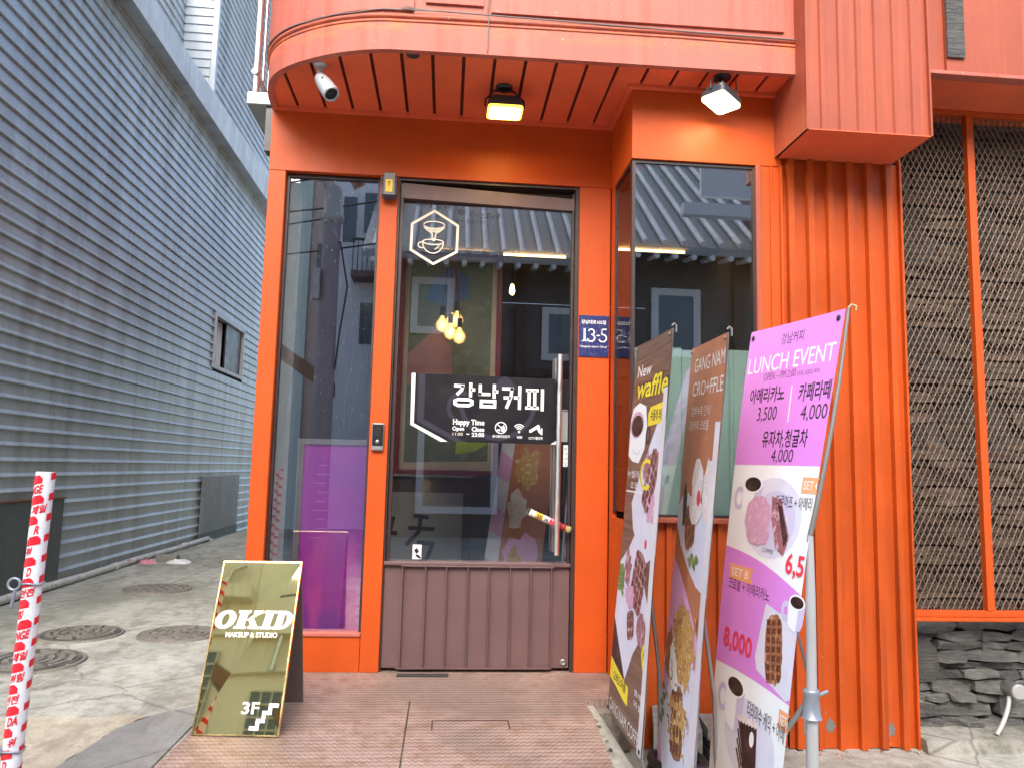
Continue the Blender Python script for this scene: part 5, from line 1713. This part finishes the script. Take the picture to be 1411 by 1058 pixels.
# --- lunch event banner
f, n = banner_frame(3)
b3 = thing('x_banner', 'orchid pink and white lunch menu banner with prices, nearest of the three', 'banner', (1.05, -1.25, -0.2), 'standing banners')
q = MB(); q.grid(f, lin01, [i / 30 for i in range(31)], 0, 0); q.build('print_panel', 'b_white', b3)
q = MB()
q.grid(f, lin01, [.667 + .333 * i / 10 for i in range(11)], LY, 0)
q.band(f, lambda s: .225 + .005 * math.sin(3 * s), lambda s: .477 - .058 * s + .012 * math.sin(math.pi * s), 14, 10, LY, 0)
q.build('violet_field', 'b_violet', b3)
q = MB()
mm = ['b_white', 'b_lilac', 'b_coffee', 'b_plate', 'b_pinkmac', 'b_waffle', 'b_waffle_dk', 'b_choc', 'b_cream', 'b_pinkwaf']
q.poly(f, ell(.56, .555, .34, .085, 30), LY, 3, .12)
q.poly(f, ell(.60, .55, .24, .062, 30), LY * 2, 1, .12)
cup(q, f, .29, .592, .075, .085, LY * 2, 0, 1, 2, -1)
q.poly(f, blob(.40, .555, .17, .045, 7, .07), LY * 5, 4); q.poly(f, blob(.42, .515, .15, .022, 17, .08), LY * 4.6, 4)
q.poly(f, [(.55, .60), (.66, .595), (.80, .52), (.76, .482), (.66, .495), (.57, .555)], LY * 5, 9)
q.poly(f, [(.63, .585), (.68, .58), (.79, .515), (.75, .50)], LY * 5.8, 7)
q.poly(f, [(.62, .383), (.97, .366), (1.0, .36), (1.0, .235), (.95, .228), (.58, .252), (.545, .275)], LY * 2, 3, .1)
wf(q, f, .765, .305, .058, .105, (3, 7), 5, 6, LY * 3.4, .18)
cup(q, f, .97, .385, .05, .055, LY * 3.4, 0, 1, 2, -1)
q.poly(f, ell(.56, .115, .34, .075, 30), LY, 3, .12)
cup(q, f, .33, .165, .078, .09, LY * 2, 0, 1, 2, -1)
q.poly(f, [(.41, .142), (.66, .152), (.70, .06), (.52, .05), (.50, .09)], LY * 5, 7); q.poly(f, [(.41, .137), (.50, .088), (.52, .05), (.44, .062)], LY * 5.6, 8)
for i in range(3):
    q.stroke(f, [(.42, .125 - i * .018), (.51, .078 - i * .012)], .02, LY * 6.2, 7, False, ASB)
q.stroke(f, [(.40 + .02 * i, .143 + .0008 * i + .004 * (i % 2)) for i in range(14)], .03, LY * 6.0, 8, False, ASB)
q.poly(f, ell(.61, .125, .03, .014), LY * 6.4, 0)
q.build('food_pictures', mm, b3)
for (a, b, wd) in ((.855, .628, .16), (.091, .425, .33), (.90, .195, .12)):
    q = MB()
    q.poly(f, [(a, b - .016), (a + wd, b - .016), (a + wd - .03, b), (a + wd, b + .016), (a, b + .016)], LY * 3)
    q.build('orange_tag', 'b_orange_tag', b3)
q = MB()
q.text(f, 'LUNCH EVENT', .03, .888, .97, .929, LY * 2.5, 0, .004)
q.stroke(f, [(.585, .845), (.60, .762)], .012, LY * 2.5, 0, False, ASB)
q.text(f, 'SET', .872, .619, .97, .637, LY * 4, 0, .01); q.text(f, 'SET B', .125, .416, .36, .434, LY * 4, 0, .01); q.text(f, 'SET', .915, .186, .995, .204, LY * 4, 0, .01)
q.build('white_lettering', 'white_vinyl', b3)
q = MB()
q.text(f, '강남커피', .385, .949, .625, .976, LY * 2.5, 0, -.004)
q.text(f, 'OPEN ~ PM 2:00', .245, .866, .60, .884, LY * 2.5, 0, -.012); q.text(f, '(주말, 공휴일 제외)', .62, .864, .85, .877, LY * 2.5, 0, -.012)
q.text(f, '아메리카노', .105, .812, .515, .850, LY * 2.5, 0, .015); q.text(f, '카페라떼', .67, .805, .985, .848, LY * 2.5, 0, .015)
q.text(f, '3,500', .23, .765, .46, .802, LY * 2.5, 0, -.002); q.text(f, '4,000', .725, .760, .985, .797, LY * 2.5, 0, -.002)
q.text(f, '유자차,청귤차', .335, .704, .835, .746, LY * 2.5, 0, .012); q.text(f, '4,000', .47, .670, .715, .702, LY * 2.5, 0, -.002)
q.text(f, '다쿠아즈 + 아메리', .605, .578, .985, .605, LY * 6, 0, -.002)
q.text(f, '크로플 + 아메리카노', .09, .386, .65, .411, LY * 2.5, 0, .0)
q.text(f, '티라미수 케익 + 아메', .52, .158, .985, .190, LY * 6, 0, -.002)
q.text(f, 'COFFEE', .50, .482, .64, .490, LY * 6, 0, -.01)
q.build('black_lettering', 'ink', b3)
q = MB()
q.text(f, '8,000', .10, .258, .50, .305, LY * 6, 0, .02); q.text(f, '6,5', .80, .445, .995, .492, LY * 6, 0, .02)
q.build('red_lettering', 'b_red', b3)
for (s, t) in ((.045, .982), (.955, .982)):
    q = MB(); q.lathe([(0.011, 0), (0.011, 0.003), (0.006, 0.004)], f(s, t, 0.003), n, 14); q.build('grommet', 'black', b3)
# pole stand: thick tube, clamp, spring rod, brace
q = MB(); q.tube([(1.172, -1.405, -0.20), (1.178, -1.405, 0.30)], 0.0185, 16); q.build('lower_tube', 'silver', b3)
q = MB(); q.tube([(1.178, -1.405, 0.30), (1.180, -1.404, 0.60), (1.184, -1.402, 0.795)], [0.0160, 0.0160, 0.010], 14); q.build('upper_tube', 'silver', b3)
q = MB(); q.lathe([(0.034, -0.055), (0.030, -0.05), (0.024, 0.012), (0.027, 0.02), (0.027, 0.03), (0.021, 0.034)], (1.176, -1.405, 0.285), (0, 0, 1), 8); q.tube([(1.20, -1.41, 0.30), (1.225, -1.42, 0.315)], 0.006, 8); q.build('clamp', 'wire', b3)
top = f(1.0, 1.0, -0.004)
P0, P1, P2 = Vector((1.184, -1.402, 0.795)), Vector((1.285, -1.40, 1.18)), top + Vector((0.006, 0, 0.004))
q = MB(); q.tube([(1 - u) ** 2 * P0 + 2 * u * (1 - u) * P1 + u * u * P2 for u in (i / 14 for i in range(15))], [0.0085 - .003 * i / 14 for i in range(15)], 10); q.build('spring_rod', 'rod', b3)
q = MB(); q.tube([P2, P2 + Vector((0.012, 0, 0.012)), P2 + Vector((0.026, -0.004, 0.006)), P2 + Vector((0.024, -0.004, -0.01))], 0.0042, 8); q.build('corner_hook', paint('brass_hook', (0.42, 0.33, 0.18), 0.4), b3)
q = MB(); q.tube([(1.172, -1.395, 0.285), (1.09, -1.33, 0.12), (1.06, -1.10, -0.19)], 0.0085, 8); q.build('brace', 'steel_grey', b3)
q = MB(); q.tube([(1.176, -1.405, -0.19), (1.40, -1.2, -0.20)], 0.010, 8); q.build('foot', 'steel_grey', b3)
q = MB(); q.tube([f(0, 1, -.004), f(.12, .75, -.03), f(0.5, .5, -0.05), Vector((1.178, -1.40, 0.32))], 0.005, 8); q.build('rear_rod', 'rod', b3)

# ------------------------------------------------------------------ things standing behind the banners
cbk = thing('concrete_block', 'grey hollow concrete block weighing down the waffle banner', 'concrete block', (1.0, -0.62, -0.21))
th_ = math.radians(-14)
bf = lambda x, y, z: Vector((0.985 + x * math.cos(th_) - y * math.sin(th_), -0.60 + x * math.sin(th_) + y * math.cos(th_), -0.21 + z))
q = MB()
for a, b in ((-.095, -.065), (.065, .095)):
    q.box(a, b, -.15, .15, 0, .19, 0, bf)
for a, b in ((-.15, -.12), (-.045, -.015), (.015, .045), (.12, .15)):
    q.box(-.0648, .0648, a, b, 0, .19, 0, bf)
q.box(-.0648, .0648, -.1198, .1198, .155, .19, 0, bf)
q.build('block_body', 'block_conc', cbk, bevel=0.004)
q = MB()
for y in (-.075, .0, .075):
    q.poly(lambda u, v, d, yy=y: bf(-.0955 - d, yy + u, .095 + v), ell(0, 0, .024, .055, 18), 0.0005)
q.build('core_hole_shade', 'dark_in', cbk)  # flat dark ovals; the shade inside the hollow cores is in their colour
sl2 = MB()
sl2.prism(lambda x, y, d: Vector((x, y, d)), [(1.10, -.66), (1.30, -.70), (1.33, -.50), (1.12, -.47)], -0.09, -0.045)
tag(sl2.build('concrete_slab', 'block_conc', bevel=.005), 'small concrete slab on the sheet stack behind the croffle banner', 'slab')
sk = thing('sheet_stack', 'stack of thin grey sheets on the ground behind the croffle banner', 'stack', (1.2, -.6, -.21))
for k in range(5):
    q = MB(); q.box(1.12 + .004 * (k % 2), 1.345 - .006 * (k % 3), -.68, -.48, -.208 + k * .0235, -.190 + k * .0235); q.build('sheet', 'panel_grey', sk, bevel=.002)
rg = thing('rubber_coil', 'black rubber hose coil on the ground by the concrete block', 'hose', (.92, -.85, -.2))
for k in range(3):
    q = MB(); q.tube([(0.93 + .10 * math.cos(t), -.80 + .10 * math.sin(t), -.185 + .034 * k) for t in (2 * math.pi * i / 26 for i in range(26))], 0.017, 8, 0, True, True); q.build('hose_turn', 'black', rg)

fl = MB()
rr2 = random.Random(5)
for i in range(45):
    x = rr2.uniform(1.55, 2.2); y = BY - 0.02 - abs(rr2.gauss(0, .05)); s = rr2.uniform(.002, .009); t = rr2.uniform(0, 3.14)
    fl.add([(x + s * math.cos(t), y + s * math.sin(t), -.205), (x - s * math.sin(t), y + s * math.cos(t) * .6, -.200), (x - s * math.cos(t), y - s * math.sin(t), -.204), (x + s * math.sin(t) * .5, y - s * math.cos(t), -.202)], [(0, 1, 2, 3)], i % 3)
fl.build('paint_flakes', ['faded2', 'white', 'orange'], kind='stuff')
lf = MB()
for i in range(60):
    x, y = rr2.uniform(-2.9, -.9), rr2.uniform(-1.3, 4.5)
    s = rr2.uniform(.003, .010); t = rr2.uniform(0, 3.14); z0_ = ground_z(x, y) + .010
    lf.add([(x + s * math.cos(t), y + s * math.sin(t), z0_), (x - s * math.sin(t), y + s * math.cos(t) * .5, z0_ + .004), (x - s * math.cos(t), y - s * math.sin(t), z0_ + .001)], [(0, 1, 2)], i % 3)
lf.build('alley_specks', ['cream_vinyl', 'rubble', 'int_wood'], kind='stuff')

# ------------------------------------------------------------------ inside the cafe
gp = thing('wall_picture', 'large green map picture in a red frame behind the door glass', 'picture', (0, .45, .95))
q = MB()
for (a, b, c, d) in ((-.305, -.262, .945, 2.225), (.262, .292, .945, 2.225), (-.262, .262, .945, .972), (-.262, .262, 2.195, 2.225)):
    q.box(a, b, .44, .475, c, d)
q.build('frame', paint('dark_red_frame', (.20, .018, .028), .4), gp, bevel=.004)
M['moss'] = food('moss_board', (.125, .155, .10), (.09, .115, .07), (.17, .20, .135), 60)
q = MB(); q.box(-.2615, .2615, .468, .474, .9725, 2.1945); q.build('board', paint('cream_mount', (.48, .42, .32), .7), gp)
q = MB(); q.poly(XZ(.4675), [(-.235, 1.01), (.232, 1.025), (.235, 2.16), (-.235, 2.16)]); q.build('green_field', 'moss', gp)
q = MB(); q.poly(XZ(.4665), [(-.235, 1.45), (-.23, 1.62), (-.08, 1.77), (.01, 1.66), (.02, 1.50), (-.10, 1.40)]); q.build('pink_district', paint('pink_board', (.34, .17, .165), .7), gp)
q = MB(); q.poly(XZ(.4665), [(-.15, 1.93), (-.10, 2.05), (.0, 2.13), (.10, 2.06), (.11, 1.95), (-.02, 1.90)]); q.build('blue_district', paint('blue_board', (.06, .16, .32), .7), gp)
q = MB(); q.poly(XZ(.4665), [(.05, 1.06), (.055, 1.16), (.10, 1.24), (.22, 1.20), (.225, 1.12), (.16, 1.08)]); q.build('lime_district', paint('lime_board', (.30, .42, .03), .7), gp)

pl = thing('pendant_lamp', 'cluster of warm pendant bulbs hanging behind the door glass', 'pendant lamp', (.0, .28, 2.76))
def amber():
    b = NB('amber_bulb')
    lw = b.n('ShaderNodeLayerWeight')
    lw.inputs['Blend'].default_value = 0.5
    s_ = b.math('POWER', b.math('SUBTRACT', 1.0, lw.outputs['Facing']), 4.0)
    b.l(b.math('ADD', b.math('MULTIPLY', s_, 2.2), 0.32), b.bsdf.inputs['Emission Strength'])
    b.bsdf.inputs['Emission Color'].default_value = (1.0, .62, .20, 1)
    return b.out((.6, .4, .15), 0.1)
M['amber'] = amber()
M['bulb'] = emit('lit_bulb', (1.0, .66, .24), 14)
for i, (dx, dy, z_) in enumerate(((-.05, 0, 1.755), (.03, .03, 1.79), (-.005, -.03, 1.71), (.045, -.02, 1.69), (.0, .04, 1.78))):
    c = Vector((.005 + dx, .28 + dy, z_))
    q = MB(); q.tube([(.005 + dx * .15, .28 + dy * .15, 2.76), (.005 + dx * .3, .28 + dy * .3, 2.2), c + Vector((0, 0, .10))], .0035, 6); q.build('cord', paint('red_cord', (.16, .03, .02), .6) if i == 0 else bpy.data.materials['red_cord'], pl)
    q = MB(); q.tube([c + Vector((0, 0, .10)), c + Vector((0, 0, .05))], .014, 10); q.build('socket', 'black', pl)
    q = MB(); q.lathe([(.010, .05), (.018, .035), (.034, .012), (.036, -.006), (.026, -.030), (.006, -.040)], c, (0, 0, 1), 16); bl_ = q.build('bulb', 'amber', pl)
    q = MB(); q.lathe([(.004, .03), (.012, .01), (.013, -.008), (.004, -.02)], c, (0, 0, 1), 10); q.build('filament', 'bulb', bl_)
lp = thing('hanging_bulb', 'single small lit bulb hanging deep inside the cafe', 'bulb', (.49, 2.2, 2.76))
q = MB(); q.tube([(.49, 2.2, 2.76), (.49, 2.2, 2.46)], .004, 6); q.build('cord', 'black', lp)
q = MB(); q.lathe([(.010, .06), (.020, .02), (.022, 0), (.014, -.02), (.004, -.026)], (.49, 2.2, 2.41), (0, 0, 1), 14); q.build('bulb', 'bulb', lp)
M['led'] = emit('warm_led', (1.0, .60, .22), 5.0)
for lbl, x0, x1, y in (('left warm light strip on the ceiling behind the door', -.12, .32, 2.3), ('right warm light strip on the ceiling behind the door', .42, .94, 2.3), ('warm light strip on the ceiling behind the bay window', 1.30, 1.86, 2.0)):
    t = thing('light_strip', lbl, 'light strip', (x0, y, 2.76), 'light strips on the cafe ceiling')
    q = MB(); q.box(x0, x1, y, y + .03, 2.735, 2.761); q.build('housing', 'black', t)
    q = MB(); q.box(x0, x1, y - .006, y - .0005, 2.738, 2.755); q.build('diffuser', 'led', t)

ms = thing('poster_board', 'magenta poster board in a grey frame behind the sidelight glass', 'poster', (-.565, .12, .15))
q = MB()
for (a, b, c, d) in ((-.745, -.715, .16, 1.115), (-.715, -.392, 1.088, 1.115)):
    q.box(a, b, .105, .135, c, d)
q.build('frame', 'steel_grey', ms)
def poster_mat():
    b = NB('magenta_print')
    n1 = b.noise(b.mapped((2.2, 1, 1.6)), 1.6, 3.0, .5)
    n2 = b.noise(b.mapped((3, 1, 1)), 2.0, 2.0, .5)
    c = b.mix(b.rng(n1, .46, .66), (.47, .018, .48), (.27, .035, .48))
    c = b.mix(b.rng(n2, .58, .68), c, (.76, .06, .50))
    return b.out(c, .45)
q = MB(); q.box(-.7145, -.392, .115, .125, .16, 1.0875); q.build('print', poster_mat(), ms)
q = MB()
for i in range(9):
    q.box(-.66 + .01 * (i % 3), -.60 + .02 * (i % 2), .1135, .1145, .62 + i * .045, .626 + i * .045)
for i in range(4):
    q.box(-.425, -.405, .1135, .1145, .20 + i * .05, .235 + i * .05)
q.build('printed_lines', paint('faint_lilac_print', (.66, .20, .62), .45, bump=0), ms, kind='stuff')

fs = MB(); fw = MB()
rr2 = random.Random(11)
for k in range(9):
    x = -.80 + k * .048 + rr2.uniform(-.01, .01)
    P, z_ = [], 2.44
    while z_ > 1.12:
        P.append((x + .020 * math.sin(z_ * 9 + k) + rr2.uniform(-.012, .012), .085 + rr2.uniform(0, .02), z_))
        if rr2.random() < .35:
            fs.lathe([(.0012, -.003), (.0030, 0), (.0012, .003)], P[-1], (0, 0, 1), 6)
        z_ -= rr2.uniform(.035, .07)
    fw.tube(P, .0011, 4)
fl_ = thing('fairy_lights', 'curtain of thin fairy light wires behind the sidelight glass', 'fairy lights', (-.6, .09, 2.44))
o = fw.build('wires', 'black', fl_); 
o = fs.build('tiny_bulbs', emit('fairy_bulb', (1.0, .9, .7), 0.12), fl_, kind='stuff')

ib = thing('indoor_banner', 'dim slanted food banner standing inside behind the door glass', 'banner', (.45, .8, 0))
fi = lambda s, t, d=0.0: Vector((.215 + .35 * s + .13 * t * (1 - .15 * s), .80 - d, .20 + t * 1.0))
q = MB(); q.grid(fi, lin01, [i / 10 for i in range(11)]); q.build('print_panel', 'b_terra', ib)
q = MB()
q.grid(fi, [0, .12, .24], [i / 10 for i in range(11)], .001, 0)
for i in range(3):
    q.poly(fi, [(0, .1 + i * .32), (.24, .06 + i * .32), (.24, .2 + i * .32), (0, .26 + i * .32)], .002, 1)
q.poly(fi, blob(.55, .80, .22, .12, 3, .3), .002, 2); q.poly(fi, blob(.45, .55, .2, .10, 4, .3), .002, 3); q.poly(fi, blob(.6, .25, .3, .14, 5, .2), .002, 1); q.poly(fi, blob(.5, .2, .12, .13, 6, .3), .003, 2)
q.build('food_pictures', ['b_plate', 'b_pink', 'b_noodle', 'b_cream'], ib)
q = MB(); q.tube([(.40, .83, -.015), (.46, .83, 1.2)], .008, 8); q.build('rod', 'rod', ib)

ct = thing('counter', 'low counter with black brush strokes on its front inside the cafe', 'counter', (-.4, 1.3, 0))
q = MB(); q.box(-.90, .18, 1.25, 1.9, -.014, .92); q.build('carcass', 'int_wood', ct)
q = MB(); q.box(-.86, .12, 1.235, 1.249, .25, .82); q.build('front_board', 'int_pale', ct)
q = MB()
F = XZ(1.2345)
for pts in ([(-.44, .66), (-.33, .65), (-.35, .56)], [(-.45, .56), (-.30, .555)], [(-.38, .66), (-.39, .46), (-.46, .42)], [(-.20, .67), (-.10, .66)], [(-.23, .59), (-.06, .585)], [(-.15, .67), (-.16, .57), (-.24, .48)], [(-.17, .50), (-.07, .49), (-.10, .40), (-.16, .37)]):
    q.stroke(F, pts, .026, 0.0008)
q.build('brush_strokes', 'ink', ct)
q = MB(); q.box(-.91, .20, 1.22, 1.92, .921, .96); q.build('top', 'int_pale', ct)
kt = thing('back_cabinet', 'tall pale cabinet with a window hatch deep inside the cafe', 'cabinet', (1.2, 3.6, 0))
q = MB(); q.box(.70, 2.0, 3.5, 4.1, 0, 1.0); q.build('base', 'int_wood', kt)
q = MB(); q.box(.95, 1.75, 3.7, 4.1, 1.02, 1.65); q.build('oven', 'charcoal', kt)

# ------------------------------------------------------------------ across the street (what the glass and the gold board mirror)
M['hanok_tile'] = paint('grey_roof_tile', (.30, .315, .32), .6, var=.1, scale=6)
M['rib_white'] = paint('pale_roof_rib', (.78, .79, .80), .6)
M['timber'] = paint('dark_timber', (.15, .13, .115), .7, var=.2)
M['beige_wall'] = paint('beige_render', (.78, .72, .60), .8, var=.08, scale=1, streak=(.45, .40, .3), streak_amt=.5)
M['grey_wall'] = paint('grey_render', (.36, .35, .35), .8, var=.1, scale=1)
M['mauve_wall'] = paint('mauve_brick', (.22, .16, .17), .8, var=.15, scale=2)
M['pale_green_wall'] = paint('pale_green_render', (.62, .72, .65), .8, var=.06)
M['white_wall'] = paint('white_tile_wall', (.80, .80, .82), .6, var=.08, scale=1.5)
M['cream_wall'] = paint('cream_render', (.82, .78, .62), .8, var=.06)
M['win_dark'] = paint('dark_window_glass', (.09, .105, .12), .1, bump=0, spec=.8)
hk = thing('tiled_roof_house', 'low timber house with a grey tiled roof across the street', 'building', (3, -9, -.21))
q = MB(); q.box(-1.0, 9.0, -10.8, -9.3, -.21, 5.03); q.build('wall', 'timber', hk)
q = MB(); q.add([(-1.5, -8.5, 4.55), (9.5, -8.5, 4.55), (9.5, -12.7, 7.89), (-1.5, -12.7, 7.89), (-1.5, -8.5, 4.42), (9.5, -8.5, 4.42), (9.5, -12.7, 7.79), (-1.5, -12.7, 7.79)],
               [(0, 1, 2, 3), (7, 6, 5, 4), (0, 4, 5, 1), (0, 3, 7, 4), (1, 5, 6, 2), (3, 2, 6, 7)]); q.build('roof', 'hanok_tile', hk)
rm = MB(); rm.tube([(0, -8.48, 4.60), (0, -12.7, 7.95)], .05, 8)
r0 = rm.build('roof_rib', 'rib_white', hk); r0.location = (-1.3, 0, 0)
for i in range(1, 35):
    o = put('roof_rib', r0.data, hk, (-1.3 + i * .31, 0, 0))
em = MB(); em.tube([(0, -8.40, 4.36), (0, -8.9, 4.45)], .045, 8)
e0 = em.build('rafter_end', 'rib_white', hk); e0.location = (-1.3, 0, 0)
for i in range(1, 36):
    put('rafter_end', e0.data, hk, (-1.3 + i * .30, 0, 0))
for (a, b, c, d) in ((-.70, .05, 3.3, 4.3), (1.62, 2.40, 2.9, 3.85), (3.34, 4.18, 2.9, 4.05), (5.6, 6.8, 1.8, 3.2), (-.5, .9, .2, 1.9)):
    w = MB(); 
    for (e, f_, g_, h_) in ((a, a + .12, c, d), (b - .12, b, c, d), (a + .12, b - .12, c, c + .12), (a + .12, b - .12, d - .12, d)):
        w.box(e, f_, -9.3, -9.23, g_, h_)
    w = w.build('window', 'white', hk)
    q = MB(); q.box(a + .12, b - .12, -9.28, -9.25, c + .12, d - .12); q.build('pane', 'win_dark', w)
q = MB()
for x in (-.95, 1.15, 2.9, 4.75, 7.0):
    q.box(x, x + .16, -9.3, -9.22, -.2, 4.9)
q.box(-1.0, 9.0, -9.3, -9.25, 2.6, 2.75)
q.build('timber_frame', 'int_wood', hk)
q = MB(); q.box(5.05, 5.3, -9.6, -8.6, 4.3, 6.9); q.build('side_gable', 'mauve_wall', hk)
q = MB(); q.box(3.9, 4.75, -8.44, -8.36, 5.35, 6.15); q.box(3.6, 4.95, -8.46, -8.30, 5.02, 5.22); q.build('roof_board', 'white_wall', hk)
bb = thing('apartment_house', 'beige house with a barred grid window across the street', 'building', (-5, -10.6, -.21))
q = MB(); q.box(-6.8, -3.66, -15, -10.6, -.21, 6.7); q.build('wall', 'beige_wall', bb)
q = MB(); q.box(-6.8, -3.7, -10.6, -10.35, 5.35, 5.6); q.box(-6.8, -3.7, -10.6, -10.5, 4.72, 4.78); q.build('cornice', 'beige_wall', bb)
q = MB(); q.box(-4.66, -4.06, -10.6, -10.56, 3.0, 4.42); gw = q.build('window', 'win_dark', bb)
q = MB()
for i in range(4):
    q.box(-4.675 + i * .2, -4.655 + i * .2, -10.5595, -10.53, 3.0, 4.42)
for j in range(8):
    q.box(-4.68, -4.04, -10.5605, -10.525, 2.99 + j * .204, 3.01 + j * .204)
q.build('bars', 'beige_wall', gw)
q = MB(); q.box(-6.7, -5.25, -10.6, -10.56, 2.2, 3.9); q.build('window', 'win_dark', bb)
M['duct'] = paint('bright_duct', (.62, .60, .54), .25, metal=1.0, bump=0)
q = MB(); q.tube([(-5.9, -10.2, 4.3), (-5.75, -10.2, 4.9), (-5.45, -10.2, 5.4), (-5.2, -10.2, 6.2), (-5.15, -10.2, 6.7)], .16, 14); q.build('duct', 'duct', bb)
q = MB(); q.tube([(-4.35, -10.45, 4.7), (-4.30, -10.45, 5.4), (-4.12, -10.45, 5.9), (-3.9, -10.45, 6.0)], .05, 10); q.build('pipe', 'duct', bb)
def block_house(name, label, x0, x1, y, h, m, wins):
    t = thing(name, label, 'building', (x0, y, -.21))
    q = MB(); q.box(x0, x1, y - 4, y, -.21, h); q.build('wall', m, t)
    for (a, b, c, d) in wins:
        q = MB(); q.box(a, b, y, y + .03, c, d); q.build('window', 'win_dark', t)
    return t
M['pink_wall'] = paint('pinkish_render', (.66, .50, .44), .8, var=.08)
block_house('street_house', 'narrow cream house across the street', -3.65, -2.99, -10.6, 6.4, 'cream_wall', [(-3.5, -3.2, 3, 4)])
block_house('street_house', 'narrow pale green house across the street', -2.985, -2.73, -10.5, 6.7, 'pale_green_wall', [])
block_house('street_house', 'narrow pinkish house across the street', -2.725, -2.36, -10.6, 6.5, 'pink_wall', [(-2.6, -2.45, 4.2, 5.2)])
wh = block_house('street_house', 'white tiled house with a balcony across the street', -2.355, -1.12, -10.7, 6.9, 'white_wall', [(-2.15, -1.9, 5.3, 6.2), (-1.75, -1.3, 5.5, 6.3), (-1.75, -1.45, 3.3, 4.1)])
q = MB(); q.box(-1.9, -1.15, -10.7, -10.2, 4.5, 4.62); q.build('balcony_slab', 'mauve_wall', wh)
q = MB()
for i in range(9):
    q.box(-1.88 + i * .09, -1.865 + i * .09, -10.22, -10.2, 4.62, 5.2)
q.box(-1.9, -1.15, -10.23, -10.19, 5.2, 5.24)
q.build('balcony_rail', 'black', wh)
q = MB(); q.tube([(-1.35, -10.4, 2.0), (-1.35, -10.4, 4.2), (-1.30, -10.35, 4.35), (-1.2, -10.3, 4.40), (-1.0, -10.3, 4.42)], .12, 12); q.build('duct', 'steel_grey', wh)
block_house('street_house', 'tall pale grey house behind the tiled roof', -1.05, .9, -13.6, 6.6, 'grey_wall', [(-.8, -.2, 3.4, 4.6)])
block_house('street_house', 'mauve brick house standing far left across the street', -11.5, -6.85, -10.0, 6.2, 'mauve_wall', [(-9, -8, 2, 3.4), (-8.0, -7.2, 4, 5.4)])
upole = thing('utility_pole', 'concrete utility pole with cable loops in the street', 'pole', (-1.62, -6.0, -.21))
q = MB(); q.tube([(-1.62, -6, -.21), (-1.60, -6, 4.6)], [.15, .11], 16); q.build('shaft', paint('pole_concrete', (.30, .28, .30), .8), upole)
q = MB(); q.lathe([(.115, 0), (.15, .03), (.15, .10), (.12, .13), (.12, .42), (.09, .5)], (-1.60, -6, 4.15), (0, 0, 1), 16); q.build('cap', 'int_pale', upole)
q = MB(); q.tube([(-1.60, -6, 4.5), (-1.72, -6, 4.75), (-1.95, -6, 4.85), (-2.15, -6, 4.78)], .06, 10); q.build('lamp_arm', 'int_pale', upole)
q = MB(); q.box(-1.80, -1.70, -5.95, -5.82, 3.1, 3.5); q.build('meter_box', 'alu', upole)
q = MB(); q.tube([(-1.48, -5.95, 3.9), (-1.36, -5.95, 3.3), (-1.43, -5.95, 2.7), (-1.47, -5.95, 2.2)], .012, 6); q.build('loose_wire', 'black', upole)
for k in range(5):
    q = MB(); q.tube([(-9 + (7.42 if k % 2 else 8.2) * i / 10, -6.1 - .02 * k, 3.5 + k * .28 + .016 * (i - 4.5) ** 2 + .02 * k * i / 10) for i in range(11)], .012, 6); q.build('cable', 'black', upole)
M['brown_beam'] = paint('brown_beam', (.22, .11, .06), .6)
aw = MB(); aw.add([(-3.3, -8.2, 3.3), (-1.9, -8.0, 2.35), (-1.9, -8.0, 2.1), (-3.3, -8.2, 3.05), (-3.3, -9.2, 3.3), (-1.9, -9.0, 2.35), (-1.9, -9.0, 2.1), (-3.3, -9.2, 3.05)], [(0, 1, 2, 3), (4, 7, 6, 5), (0, 4, 5, 1), (3, 2, 6, 7), (0, 3, 7, 4), (1, 5, 6, 2)])
aw.box(-3.25, -3.15, -8.7, -8.6, -.21, 3.06); aw.box(-2.0, -1.92, -8.6, -8.5, -.21, 2.12)
tag(aw.build('awning', 'brown_beam'), 'sloping brown awning on posts across the street', 'awning')
